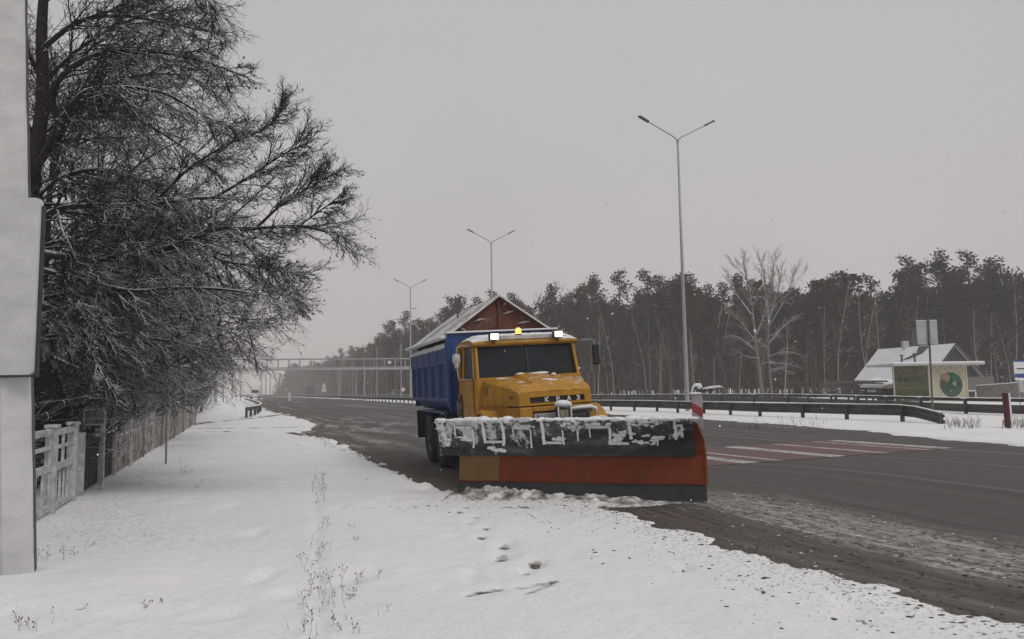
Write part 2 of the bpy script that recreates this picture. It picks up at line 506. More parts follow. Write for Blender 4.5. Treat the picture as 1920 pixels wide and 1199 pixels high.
def ground_fields(x, y):
    t, dr, arc = road_t(x, y)
    far = np.hypot(x, y)
    out_l = -t                                    # outside distance, left
    out_r = -dr
    n_ = vnoise(x, y, 1.6, 3, 4) * (.9 + .02 * far) ; n2 = vnoise(x, y, 7, 11, 3); n3 = vnoise(x, y, .25, 5, 3)
    outd = np.maximum(out_l, out_r)
    dd = outd + n_ * .55 + n2 * .30
    dep = sstep(dd, -.05, .45)
    z = base_z(x, y, t) - .06 + dep * .10
    # loose lumps pushed up along the cut edge left of the truck
    lump = np.exp(-((dd - .28) / .22) ** 2) * sstep(y, 11, 13) * sstep(y, 34, 26) * (out_l > -1)
    z += lump * np.clip(n2 + .25, 0, 1) * .16
    z += dep * (n3 * .10 + n_ * .03 + n2 * .012)
    # wind ridges and old softened prints
    rg = vnoise(x * 1.0 + y * .35, y * .28, .9, 41, 3); z += dep * np.clip(rg - .05, 0, 1) * .10
    pr_ = vnoise(x, y * .6, 2.4, 77, 2); z -= dep * np.clip(pr_ - .22, 0, 1) * .22 * (out_l > .5)
    # banks: median a little raised, verge rising to the fence
    z += sstep(out_r, 0.3, 3) * .10 * (dr < 0)
    z += sstep(out_r, 22, 60) * -.3
    fl = sstep(out_l, 5.5, 9)
    z += fl * .12 * (out_l > 0)
    # snow bank beside the entrance, under the bending guard rail
    bx, by = G(440, 778, 0).x, G(440, 778, 0).y
    z += .55 * np.exp(-(((x - bx + 3) / 5) ** 2 + ((y - by - 6) / 9) ** 2)) * sstep(out_l, .5, 3)
    dirt_shade = np.zeros_like(x)
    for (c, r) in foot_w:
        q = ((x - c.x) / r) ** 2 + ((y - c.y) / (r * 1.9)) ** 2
        z -= .05 * np.exp(-q); dirt_shade = np.maximum(dirt_shade, .62 * np.exp(-q * 1.3))  # footprint dents: their shade is painted in as dark ground colour
    for a, b, r in streaks:
        a = g2(*a, ZL); b = g2(*b, ZL)
        d, _ = seg_dist(x, y, [a, b]); d = np.abs(d)
        z -= .02 * np.exp(-(d / r) ** 2); dirt_shade = np.maximum(dirt_shade, .85 * np.exp(-(d / r) ** 2) * (.6 + n2))
    for pts, r in tracks:
        d, _ = seg_dist(x, y, [g2(a, b, ZL) for a, b in pts]); d = np.abs(d)
        e = np.exp(-(d / r) ** 2); z -= .03 * e; dirt_shade = np.maximum(dirt_shade, 1.0 * e * (.75 + n_))
    # trampled darker belt beside the fence
    dirt_shade = np.maximum(dirt_shade, .36 * np.exp(-((out_l - 7.2 + n3 * 2) / .9) ** 2) * (.35 + .9 * (n2 + .5)) * (y < 35) * sstep(y, 8, 11))
    # thin line of a buried kerb in the foreground
    k0, k1 = g2(590, 905, ZL), g2(603, 1195, ZL)
    dk, _ = seg_dist(x, y, [k0, k1, (k1[0] + .1, k1[1] - 3)]); dk = np.abs(dk)
    z -= .03 * np.exp(-(dk / .06) ** 2); dirt_shade = np.maximum(dirt_shade, (.30 + .5 * n_) * np.exp(-(dk / .05) ** 2))
    speck = np.exp(-(np.clip(out_l, 0, 9) / .75) ** 2) * sstep(y, 15, 11) * .95 + .10 * sstep(y, 16, 10)
    speck = np.maximum(speck, .62 * np.exp(-((out_l - 5.5 - n3 * 1.5) / 1.0) ** 2) * sstep(y, 8, 10) * sstep(y, 60, 40))
    speck = np.maximum(speck, .55 * np.exp(-(np.clip(out_r, 0, 9) / .5) ** 2) * (dr < .5))
    # outside the sheet of snow the verge is dirt
    dirt_shade = np.maximum(dirt_shade, (1 - sstep(dd + n2 * .25, -.05, .34)) * .78)
    fade = sstep(far, 900, 300)
    z = z * fade + (-.25) * (1 - fade) * (outd > 0)
    return z, dirt_shade, speck, t, dr, arc
def gz(x, y):
    return float(ground_fields(np.array([float(x)]), np.array([float(y)]))[0][0])

def fan_grid(cols, rows):
    A, Y = np.meshgrid(cols, rows)
    X = A * np.maximum(Y + 4, 2.0)
    return X.ravel(), Y.ravel(), len(cols), len(rows)
def grid_mesh(name, X, Y, Z, nc, nr, mat, attrs, keep=None, smooth=True):
    me = bpy.data.meshes.new(name)
    idx = np.arange(nc * nr).reshape(nr, nc)
    q = np.stack([idx[:-1, :-1], idx[:-1, 1:], idx[1:, 1:], idx[1:, :-1]], -1).reshape(-1, 4)
    if keep is not None: q = q[keep[q].any(1)]
    used = np.unique(q); remap = -np.ones(nc * nr, int); remap[used] = np.arange(len(used)); q = remap[q]
    me.vertices.add(len(used)); me.vertices.foreach_set('co', np.stack([X[used], Y[used], Z[used]], -1).ravel())
    me.loops.add(q.size); me.loops.foreach_set('vertex_index', q.ravel().astype(np.int32))
    me.polygons.add(len(q)); me.polygons.foreach_set('loop_start', np.arange(0, q.size, 4, dtype=np.int32))
    me.polygons.foreach_set('use_smooth', np.ones(len(q), bool))
    for k, v in attrs.items():
        a = me.attributes.new(k, 'FLOAT', 'POINT'); a.data.foreach_set('value', v[used].astype(np.float32))
    me.materials.append(mat); me.update(); me.validate()
    o = bpy.data.objects.new(name, me); COL.objects.link(o); o['kind'] = 'structure'
    return o
cols = np.concatenate([[-40, -20, -10, -5, -2.5, -1.6, -1.2, -1.0], np.linspace(-.86, .78, 400), [1.0, 1.3, 2, 4, 8, 16, 40]])
rows = [-80, -50, -30, -18, -10, -5, -2, 0, 1, 2, 2.6]
while rows[-1] < 3500: rows.append(rows[-1] + max(.035, (rows[-1] + 4) * (.0065 if rows[-1] < 60 else .02)))
gx, gy, nc, nr = fan_grid(cols, np.array(rows))
z, dirt_shade, speck, _, _, _ = ground_fields(gx, gy)
grid_mesh('ground', gx, gy, z, nc, nr, M['ground'], {'dirt_shade': dirt_shade, 'speck': speck})
cols = np.concatenate([[-40, -10, -3, -1.5], np.linspace(-.9, .95, 130), [1.3, 2, 4, 8, 16, 40]])
rows = [-60, -40, -25, -15, -8, -4, -2, 0, 1, 2]
while rows[-1] < 950: rows.append(rows[-1] + max(.1, (rows[-1] + 4) * .03))
gx, gy, nc, nr = fan_grid(cols, np.array(rows))
t, dr, arc = road_t(gx, gy)
keep = (t > -1.6) & (dr > -1.6)
grid_mesh('road', gx, gy, base_z(gx, gy, t), nc, nr, M['road'], {'t': t, 's': arc - S0}, keep)

# crosswalk, painted in thermoplastic on the road
def crosswalk():
    ax0 = Vector(g2(1393, 870)); ax1 = Vector(g2(1792, 840.7))
    e = Vector(g2(1570, 826)); f = Vector(g2(1790, 840.7))
    st = (e - f)
    q = NT('crossing_white'); n = q.noise(9, 6, .7); n2 = q.noise(1.2, 3)
    q.col(q.mix(q.mrange(q.math('ADD', n, q.math('MULTIPLY', n2, .4)), .56, .82), (.62, .61, .60), (.15, .13, .125))); q.set(Roughness=.7); wm = q.m
    q = NT('crossing_red'); n = q.noise(8, 6, .7)
    q.col(q.mix(q.mrange(n, .34, .66), (.165, .060, .055), (.095, .078, .074))); q.set(Roughness=.7); rm = q.m
    d = (ax1 - ax0).normalized(); L = (ax1 - ax0).length
    def zz(p):
        t_, _, _ = road_t(np.array([p.x]), np.array([p.y])); return float(base_z(np.array([p.x]), np.array([p.y]), t_)[0])
    r_ = MB(); w_ = MB()
    pos = [(-5.2, .5), (-3.4, .22), (-1.7, .5), (0, .5), (1.05, .2), (2.75, .52), (4.55, .26), (6.2, .2), (L - .5, .5)]
    for k, (a, w) in enumerate(pos):
        spans = [(a, a + w, w_)] + ([(a + w, pos[k + 1][0], r_)] if k + 1 < len(pos) else [])
        for (b0, b1, mb) in spans:
            p = [ax0 + d * b0, ax0 + d * b1, ax0 + d * b1 + st, ax0 + d * b0 + st]
            mb.face([(v.x, v.y, zz(v) + .008) for v in p])
    o = w_.build('crossing_stripes', wm); o['kind'] = 'structure'
    o = r_.build('crossing_red_stripes', rm); o['kind'] = 'structure'
crosswalk()

# ---------------------------------------------------------------- slush lumps (uncountable)
rnd = random.Random(5)
def scatter():
    w_ = MB(); d_ = MB()
    n = 0
    while n < 3000:
        x = rnd.uniform(-3, 9); y = rnd.uniform(3.5, 15)
        t_, _, a_ = road_t(np.array([x]), np.array([y])); t_ = float(t_[0]); a_ = float(a_[0]) - S0
        if t_ < -2.2 or t_ > 2.6: continue
        if t_ < 0 and rnd.random() > math.exp(t_ * 1.1): continue
        if y > 12.6: continue
        r = rnd.choice((.003, .004, .005, .007, .010)) * rnd.uniform(.7, 1.3)
        zb = gz(x, y) if t_ < .4 else -.02 * max(0, 4 - t_)
        zb = max(zb, -.02 * max(0, min(4, 4 - t_)))
        mb = d_ if rnd.random() < (.75 if t_ < .9 else .45) else w_
        if mb is w_ and rnd.random() < .8: continue
        mb.blob((x, y, zb + r * .3), r * rnd.uniform(1.2, 3.2), r * rnd.uniform(.9, 1.8), r * .6, rnd, .3, 5, 3)
        n += 1
    for k in range(520):                       # broken crust along the cut left of the truck and below the blade
        a = rnd.random()
        px, py = rnd.choice((((560 + a * 290), (812 + a * 108)), ((850 + a * 330), (922 + a * 22))))
        c = G(px + rnd.uniform(-9, 9), py + rnd.uniform(-5, 7), ZL)
        r = rnd.uniform(.015, .05)
        w_.blob((c.x, c.y, gz(c.x, c.y) + r * .3), r * rnd.uniform(.8, 1.5), r, r * .8, rnd, .35, 6, 4)
    q = NT('slush_lump'); q.col(q.ramp(q.noise(20, 3), [(.3, (.04, .034, .03)), (.7, (.12, .10, .085))])); q.set(Roughness=.8)
    tag(w_.build('snow_lumps', M['snow'], smooth=True), 'loose white lumps of ploughed snow along the road edge', 'snow', kind='stuff')
    tag(d_.build('slush_lumps', q.m), 'dark grit and slush crumbs strewn along the road edge', 'slush', kind='stuff')
scatter()

# ---------------------------------------------------------------- dry weeds poking through the snow
def weeds():
    mb = MB(); r_ = random.Random(11)
    spots = [(600, 905, 9, .5), (601, 925, 14, .6), (603, 948, 8, .45), (595, 1000, 6, .3), (602, 1040, 9, .3), (575, 1080, 6, .25), (602, 1105, 16, .35), (612, 1098, 6, .3), (570, 1115, 4, .2),
             (640, 1110, 4, .28), (648, 1130, 5, .25), (672, 1132, 4, .2), (690, 1098, 7, .25), (606, 1150, 10, .3), (572, 1158, 7, .2), (720, 1160, 3, .2), (570, 1192, 9, .25), (602, 1196, 7, .2), (668, 1196, 5, .2),
             (650, 1000, 4, .2), (660, 1020, 3, .15), (668, 905, 4, .12), (172, 1040, 6, .2), (60, 1192, 12, .25), (80, 1070, 14, .3), (100, 1062, 6, .3), (355, 895, 7, .4), (348, 885, 4, .5), (300, 1150, 4, .12), (115, 1165, 4, .1), (372, 920, 3, .15), (385, 905, 3, .15)]
    for px, py, n, h in spots:
        c = G(px, py, ZL); n = max(2, int(n * .6))
        for k in range(n):
            x = c.x + r_.gauss(0, .09); y = c.y + r_.gauss(0, .12); zb = gz(x, y) - .02
            hh = h * .62 * r_.uniform(.3, 1.0); lean = (r_.uniform(-.4, .4), r_.uniform(-.4, .4))
            top = Vector((x + lean[0] * hh, y + lean[1] * hh, zb + hh)); b = Vector((x, y, zb)); m = (top + b) / 2 + Vector((r_.uniform(-.02, .02), 0, .02))
            mb.tube([b, m, top], [.0017, .0014, .0008], 3)
            for q in range(r_.randint(0, 5)):
                p = b.lerp(top, r_.uniform(.4, 1)); dv = Vector((r_.uniform(-.05, .05), r_.uniform(-.05, .05), r_.uniform(.0, .05)))
                mb.tube([p, p + dv], [.0015, .001], 3)
                if r_.random() < .5: mb.blob(p + dv, .006, .006, .008, r_, .3, 4, 3)
    # tufts on the far verge and median
    for k in range(260):
        px = r_.choice((r_.uniform(1770, 1840), r_.uniform(1330, 1560), r_.uniform(1880, 1920)))
        c = G(px, r_.uniform(790, 805) if px < 1600 else r_.uniform(797, 812), .05)
        hh = r_.uniform(.1, .35)
        mb.tube([(c.x, c.y, gz(c.x, c.y)), (c.x + r_.uniform(-.1, .1), c.y, gz(c.x, c.y) + hh)], [.008, .004], 3)
    tag(mb.build('dry_weeds', plain('dry_weed', (.085, .07, .055), .9, .3)), 'thin dry weed stalks poking out of the snow', 'weeds', kind='stuff')
weeds()
# PART2
# ================================================================ the plough truck
TH = R(17.0); TILT = R(-2.6)
def build_truck():
    TM = Matrix.Translation((.85, 13.75, -.03)) @ Euler((0, TILT, TH), 'XYZ').to_matrix().to_4x4()
    TI = TM.inverted()
    T = empty('snow_plough_truck', TM.translation, (0, TILT, TH), 'orange cab tipper truck with blue body and wide snow plough blade on the road', 'truck')
    rn = random.Random(3)
    O = M['orange']
    # --- frame
    m = MB()
    m.box(-.42, -.32, .1, 8.0, .78, 1.02); m.box(.32, .42, .1, 8.0, .78, 1.02)
    for y in (.3, 2.9, 4.4, 5.4, 6.6, 7.9): m.box(-.32, .32, y, y + .1, .8, 1.0)
    m.box(-1.1, 1.1, .55, .7, .5, .62)
    for y in (4.75, 6.15): m.tube([(-1.0, y, .6), (1.0, y, .6)], .12, 10); m.blob((0, y, .6), .28, .28, .25, rn, .03, 12, 8)
    m.tube([(-.9, 1.1, .6), (.9, 1.1, .6)], .08, 8)
    m.build('chassis', M['dark'], T)
    # --- hood: lofted sections with a bulge
    def hood_sec(y, w, wt, zt, zb, bulge):
        return [(-w, y, zb), (-w, y, zt - .20), (-wt - .03, y, zt - .045), (-wt + .06, y, zt), (-.36, y, zt + .012), (-.28, y, zt + bulge), (0, y, zt + bulge + .012), (.28, y, zt + bulge), (.36, y, zt + .012), (wt - .06, y, zt), (wt + .03, y, zt - .045), (w, y, zt - .20), (w, y, zb)]
    secs = [hood_sec(0.0, .70, .66, 1.74, 1.50, .0), hood_sec(.07, .72, .69, 1.80, 1.50, .0), hood_sec(.30, .78, .74, 1.87, 1.50, .01), hood_sec(.42, .82, .77, 1.885, 1.50, .055), hood_sec(.9, .93, .86, 1.95, 1.50, .06), hood_sec(1.45, 1.03, .95, 2.03, 1.50, .075)]
    m = MB(); b = 0
    for sct in secs: m.v += sct
    k = len(secs[0])
    for i in range(len(secs) - 1):
        for j in range(k - 1): m.f.append((i * k + j, i * k + j + 1, (i + 1) * k + j + 1, (i + 1) * k + j)); m.m.append(0)
    # front face with the grille slot left open
    def fr(x0, x1, z0, z1, y=0.0):
        m.face([(x0, y, z0), (x1, y, z0), (x1, y, z1), (x0, y, z1)])
    fr(-.70, -.50, 1.50, 1.70); fr(.56, .70, 1.50, 1.70); fr(-.50, .56, 1.50, 1.545); fr(-.50, .56, 1.645, 1.70)
    m.face([(-.70, 0, 1.70), (.70, 0, 1.70), (.66, 0, 1.74), (-.66, 0, 1.74)])
    for (x0, x1, z0, z1) in ((-.5, .56, 1.54, 1.545), (-.5, .56, 1.645, 1.65)): m.box(x0, x1, .0, .06, z0, z1)
    hood = m.build('hood', O, T)
    m = MB(); m.box(-.50, .56, .05, .07, 1.545, 1.645)
    for z_ in (1.568, 1.595, 1.622): m.box(-.50, .56, .03, .05, z_ - .006, z_ + .004)
    gr = m.build('grille', plain('grille', (.05, .035, .03), .5, .3), hood)
    # letters
    m = MB()
    def stroke(x, a, b, w=.017): m.bar((x + a[0], .016, 1.553 + a[1]), (x + b[0], .016, 1.553 + b[1]), w, .02, (0, 1, 0))
    hh, ww = .085, .06
    for ch, x in (('K', -.20), ('R', .02), ('A', .23), ('Z', .41)):
        if ch == 'K':
            stroke(x, (0, 0), (0, hh)); stroke(x, (.005, hh * .5), (ww, hh)); stroke(x, (.005, hh * .5), (ww, 0))
        elif ch == 'R':
            stroke(x, (0, 0), (0, hh)); stroke(x, (0, hh - .008), (ww * .8, hh - .008)); stroke(x, (ww * .8, hh), (ww * .8, hh * .45)); stroke(x, (0, hh * .48), (ww * .85, hh * .48))
        elif ch == 'A':
            stroke(x, (0, 0), (ww * .5, hh)); stroke(x, (ww * .5, hh), (ww, 0)); stroke(x, (ww * .2, hh * .33), (ww * .8, hh * .33))
        else:
            stroke(x, (0, hh - .01), (ww * .8, hh - .01)); stroke(x, (ww * .85, hh), (ww * .85, .0)); stroke(x, (.015, hh * .52), (ww * .8, hh * .52)); stroke(x, (0, .008), (ww * .8, .008))
    m.build('lettering', M['white'], hood)
    # louvres on the hood flank, marker lamp
    m = MB()
    for i in range(5):
        z_ = 1.72 + i * .037
        x_ = lambda y: -(.93 + (y - .9) * .182) - .012
        m.face([(x_(1.08), 1.08, z_), (x_(1.30), 1.30, z_), (x_(1.30) - .004, 1.30, z_ + .014), (x_(1.08) - .004, 1.08, z_ + .014)])
    m.build('louvre', M['dark'], hood)
    m = MB(); m.bbox(-.815, -.765, .20, .30, 1.64, 1.70, .012); m.build('turn_signal', plain('signal_lens', (.22, .05, .02), .3, .2), hood)
    # hood snow remnants
    m = MB()
    for (x, y, z_, a, b_, c) in ((.02, .50, 1.955, .10, .10, .022), (.12, .43, 1.94, .12, .05, .02), (.17, 1.32, 2.09, .20, .10, .03), (.34, .62, 1.93, .05, .1, .012), (-.62, 1.36, 2.02, .14, .06, .016), (-.22, 1.38, 2.09, .09, .05, .03), (.47, 1.34, 2.05, .06, .05, .035), (.55, .9, 1.955, .08, .05, .008), (-.85, 1.40, 2.0, .07, .04, .014)):
        m.blob((x, y, z_), a, b_, c, rn, .3, 10, 5)
    m.build('snow_patch', M['snow'], hood, True)
    m = MB(); m.blob((.86, 1.05, 1.90), .12, .22, .085, rn, .18, 12, 7); m.build('air_intake', plain('pale_filter', (.40, .33, .20), .7, .3, 7), hood, True)
    # --- lower front panel + bumper
    m = MB()
    m.bbox(-.73, -.47, -.05, .60, 1.06, 1.475, .02); m.bbox(.60, .74, -.05, .60, 1.06, 1.475, .02); m.bbox(-.471, .601, -.045, .60, 1.385, 1.474, .012); m.box(-.47, .60, .02, .5, 1.06, 1.384)
    m.build('front_panel', O, T)
    m = MB(); m.box(-.47, .60, -.01, .018, 1.08, 1.384)
    m.build('lower_grille', plain('grille_red', (.06, .016, .014), .6, .4), T)
    m = MB(); m.bbox(-.45, .10, -.035, -.014, 1.235, 1.35, .006)
    pl = m.build('number_plate', M['grey'], T)
    m = MB()
    for a, b_ in (((-.40, 1.25), (-.375, 1.335)), ((-.375, 1.335), (-.35, 1.25)), ((-.393, 1.28), (-.357, 1.28)), ((-.315, 1.25), (-.315, 1.335))):
        m.bar((a[0], -.037, a[1]), (b_[0], -.037, b_[1]), .012, .004, (0, 1, 0))
    m.build('plate_lettering', M['dark'], pl)
    m = MB()
    for sx in (-1, 1):
        f_ = lambda y, z_: (sx * (.742 + .215 * max(y, 0)), y, z_)
        m.face([f_(-.04, 1.06), f_(.62, 1.10), f_(1.5, 1.10), f_(1.5, 1.488), f_(-.04, 1.475)])
    m.build('side_panel', O, T)
    # --- fenders: curved orange arches over the front wheels
    for sx in (-1, 1):
        m = MB(); n = 10; pr = []
        for i in range(n + 1):
            a = math.pi * (.02 + .96 * i / n)
            pr.append((1.02 - .80 * math.cos(a), .62 + .82 * math.sin(a)))
        xi, xo = .70 * sx, 1.20 * sx
        for i in range(n):
            (y0, z0), (y1, z1) = pr[i], pr[i + 1]
            m.face([(xi, y0, z0), (xo, y0, z0), (xo, y1, z1), (xi, y1, z1)])
            m.face([(xi, y0, z0 - .02), (xo, y0, z0 - .02), (xo, y1, z1 - .02), (xi, y1, z1 - .02)])
            m.face([(xo, y0, z0), (xo, y1, z1), (xo, y1, z1 - .07), (xo, y0, z0 - .07)])
        # flank between arch and hood
        for i in range(n):
            (y0, z0), (y1, z1) = pr[i], pr[i + 1]
            if z0 < 1.0 or z1 < 1.0: continue
            x0 = .72 + .21 * y0; x1 = .72 + .21 * y1
            m.face([(x0 * sx, y0, z0), (x1 * sx, y1, z1), (x1 * sx, y1, 1.50), (x0 * sx, y0, 1.50)])
        m.build('fender', O, T)
    # --- cab
    m = MB()
    Lf, Rf = -1.10, 1.10
    def quad(a, b_, c, d): m.face([a, b_, c, d])
    # lower cab below the belt line
    m.bbox(-1.13, 1.13, 1.46, 2.95, 1.06, 2.02, .03)
    # cab tub behind the window line
    m.box(-1.12, 1.12, 2.90, 2.95, 2.02, 2.74)
    # pillars: A, centre, B, rear
    for sx in (-1, 1):
        m.bar((sx * 1.07, 1.50, 2.0), (sx * 1.04, 1.66, 2.72), .05, .09, (0, 1, 0))
        m.bar((sx * 1.105, 1.58, 2.0), (sx * 1.07, 1.72, 2.72), .04, .05, (0, 1, 0))
        m.bar((sx * 1.11, 2.50, 2.0), (sx * 1.07, 2.48, 2.72), .05, .16, (0, 1, 0))
        m.bar((sx * 1.10, 2.90, 2.0), (sx * 1.07, 2.88, 2.72), .08, .12, (0, 1, 0))
        m.bar((sx * 1.11, 1.5, 2.03), (sx * 1.11, 2.95, 2.03), .05, .05)
    m.bar((-1.05, 1.49, 2.03), (1.05, 1.49, 2.03), .05, .05)
    m.bar((-1.02, 1.66, 2.71), (1.02, 1.66, 2.71), .05, .06)
    cab = m.build('cab', O, T)
    m = MB(); m.bar((0, 1.485, 2.04), (0, 1.645, 2.69), .045, .04, (0, 1, 0)); m.build('centre_pillar', M['black'], cab)
    # windscreens with rounded corners (two panes) + seal
    def pane(x0, x1, z0, z1, yo, mb, r=.07):
        pts = []
        for cx, cz, a0 in ((x1 - r, z1 - r, 0), (x0 + r, z1 - r, 90), (x0 + r, z0 + r, 180), (x1 - r, z0 + r, 270)):
            for q in range(5):
                a = R(a0 + q * 22.5); xx = cx + r * math.cos(a); zz = cz + r * math.sin(a)
                pts.append((xx * (1.0 - .045 * (zz - 2.0)), 1.49 + (zz - 2.03) * .235 + yo + .05 * (abs(xx) / 1.0) ** 3, zz))
        mb.face(pts)
    for nm, mt, e, yo in (('window_seal', M['black'], -.025, .012), ('windscreen', M['glass'], 0, -.004)):
        for sx in (0, 1):
            m = MB()
            x0, x1 = ((-1.055, -.028), (.028, 1.06))[sx]
            pane(x0 + e, x1 - e, 2.03 + e, 2.69 - e, yo, m)
            m.build(nm, mt, cab)
    # things seen behind the windscreen as pale streaks: curtain edge, wipers
    m = MB()
    for x in (-.55, .45):
        m.tube([(x, 1.46, 2.03), (x + .12, 1.475, 2.12), (x + .30, 1.50, 2.22)], .009, 5)
        m.tube([(x + .08, 1.475, 2.10), (x + .45, 1.51, 2.28)], .007, 4)
    m.build('wiper', M['dark'], cab)
    # side windows
    for sx in (-1, 1):
        m = MB(); m.face([(sx * 1.118, 1.74, 2.06), (sx * 1.118, 2.42, 2.06), (sx * 1.082, 2.41, 2.68), (sx * 1.082, 1.82, 2.68)]); m.build('side_window', M['glass'], cab)
        m = MB(); m.face([(sx * 1.112, 1.56, 2.06), (sx * 1.12, 1.70, 2.06), (sx * 1.085, 1.78, 2.68), (sx * 1.075, 1.70, 2.68)]); m.build('quarter_window', M['glass'], cab)
        m = MB(); m.box(sx * 1.085 - .01, sx * 1.085 + .01, 2.55, 2.84, 2.1, 2.6); m.build('rear_quarter_window', M['glass'], cab)
        m = MB(); x = sx * 1.135
        m.bbox(min(x, x + sx * .02), max(x, x + sx * .02), 1.62, 2.50, 1.12, 2.0, .012)
        door = m.build('door', O, cab)
        m = MB(); m.tube([(x + sx * .05, 1.72, 1.86), (x + sx * .055, 1.86, 1.86)], .014, 6); m.bar((x + sx * .02, 1.72, 1.86), (x + sx * .05, 1.72, 1.86), .02); m.bar((x + sx * .02, 1.86, 1.86), (x + sx * .05, 1.86, 1.86), .02); m.build('handle', M['steel'], door)
        m = MB(); m.bar((sx * 1.13, 1.60, 2.05), (sx * 1.09, 1.74, 2.70), .02, .02); m.build('window_post', M['grey'], cab)
    # interior hint: seat tops + steering wheel + dashboard behind glass is opaque dark glass; exhaust, step, side boxes
    m = MB()
    for z_ in (.62, .95): m.box(-1.24, -.95, 2.02, 2.42, z_, z_ + .03)
    m.bar((-1.22, 2.02, .62), (-1.22, 2.02, 1.1), .03); m.bar((-1.22, 2.42, .62), (-1.22, 2.42, 1.1), .03)
    m.build('step', M['steel'], T)
    m = MB(); m.tube([(-1.17, 2.72, .7), (-1.17, 2.72, 1.55)], .055, 10); m.tube([(-1.14, 2.84, .9), (-1.14, 2.84, 1.75)], .04, 8); m.bbox(-1.2, -.98, 2.60, 2.98, 1.40, 1.60, .02)
    m.bar((-1.18, 2.55, 1.2), (-1.18, 2.9, 1.35), .05); m.bar((-1.19, 2.52, 1.72), (-1.19, 2.75, 1.55), .05)
    m.build('exhaust', plain('soiled_metal', (.14, .11, .09), .6, .5, 12, snow=(.8, 1.2, 8, .4)), T)
    # roof
    m = MB(); prof = [(1.56, 2.70), (1.52, 2.74), (1.60, 2.80), (1.80, 2.86), (2.2, 2.885), (2.6, 2.88), (2.95, 2.84), (2.99, 2.72)]
    xs = [(-1.12, -.06), (-1.08, -.02), (-.98, .03), (-.7, .05), (0, .06), (.7, .05), (.98, .03), (1.08, -.02), (1.12, -.06)]
    for j, (y, z_) in enumerate(prof):
        for (x, dz) in xs:
            kz = (z_ - 2.70) / .235
            m.v.append((x, y, z_ + dz * max(0, kz) * .9 if kz > .2 else z_))
    nx = len(xs)
    for j in range(len(prof) - 1):
        for i in range(nx - 1): m.f.append((j * nx + i, j * nx + i + 1, (j + 1) * nx + i + 1, (j + 1) * nx + i)); m.m.append(0)
    for e in (0, nx - 1):
        m.face([m.v[j * nx + e] for j in range(len(prof))] + [(xs[e][0], 1.56, 2.68)])
    roof = m.build('roof', M['orange_roof'], cab, True)
    m = MB()
    rs = random.Random(8); ny_ = 14; nx_ = 30; base = 0
    for j in range(ny_ + 1):
        for i in range(nx_ + 1):
            u = i / nx_ * 2 - 1; v = j / ny_
            y = 1.66 + v * 1.32; x = u * 1.07
            edge = min(1, (1 - abs(u)) * 9) * min(1, v * 8 + .1) * min(1, (1 - v) * 8 + .2)
            yy = [p[0] for p in prof]; zz = [p[1] for p in prof]
            z_ = float(np.interp(y, yy, zz)) + float(np.interp(x, [a for a, _ in xs], [b_ for _, b_ in xs])) * .9
            m.v.append((x, y, z_ - .01 + edge * (.035 + rs.uniform(-.008, .008))))
    for j in range(ny_):
        for i in range(nx_): m.f.append((j * (nx_ + 1) + i, j * (nx_ + 1) + i + 1, (j + 1) * (nx_ + 1) + i + 1, (j + 1) * (nx_ + 1) + i)); m.m.append(0)
    m.build('roof_snow', M['snow'], roof, True)
    # front valance strip (pale) between the lamps
    m = MB(); m.bbox(-.55, .62, 1.545, 1.57, 2.80, 2.885, .01); m.build('visor', plain('visor', (.50, .47, .45), .6, .2), roof)
    for x in (-.70, .66):
        m = MB(); m.bbox(x - .105, x + .105, 1.40, 1.52, 2.79, 2.935, .02); lb = m.build('work_lamp', M['dark'], cab)
        m = MB(); m.bbox(x - .083, x + .083, 1.388, 1.399, 2.808, 2.918, .005); m.build('lens', emit_mat('lamp_lens', (1.0, .84, .66), 3.2 if x < 0 else 2.2), lb)
        m = MB(); m.bar((x, 1.5, 2.72), (x, 1.5, 2.80), .03); m.build('bracket', M['dark'], lb)
    m = MB(); m.lathe((-.13, 1.62, 2.86), (0, 0, 1), [(0, .0), (0, .07), (.05, .07), (.05, .0)], 14); bs = m.build('beacon_base', M['dark'], cab)
    m = MB(); m.lathe((-.13, 1.62, 2.91), (0, 0, 1), [(0, .055), (.02, .062), (.09, .058), (.125, .035), (.13, .0)], 14); m.build('beacon', emit_mat('amber', (1.0, .50, .10), 1.6), bs, True)
    # mirrors
    m = MB(); m.tube([(-1.10, 1.70, 2.70), (-1.36, 1.55, 2.72), (-1.46, 1.52, 2.68), (-1.48, 1.52, 2.5), (-1.46, 1.52, 2.10), (-1.40, 1.54, 2.04), (-1.12, 1.62, 2.03)], .014, 6)
    br = m.build('mirror_bracket', M['lamp_pole'], cab, True)
    m = MB(); m.bbox(-1.56, -1.40, 1.47, 1.54, 2.36, 2.56, .03); m.blob((-1.48, 1.50, 2.34), .05, .03, .09, rn, .1, 8, 5); m.build('mirror', M['grey'], br, True)
    m = MB(); m.tube([(1.08, 1.66, 2.69), (1.30, 1.58, 2.73), (1.44, 1.55, 2.73), (1.50, 1.55, 2.70), (1.51, 1.55, 2.3)], .013, 6)
    m.tube([(1.12, 1.60, 2.74), (1.40, 1.56, 2.76)], .006, 4)
    br = m.build('mirror_bracket', M['lamp_pole'], cab, True)
    m = MB(); m.bbox(1.43, 1.60, 1.50, 1.56, 2.20, 2.62, .03); m.build('mirror', M['black'], br)
    # --- wheels
    tq = MB()
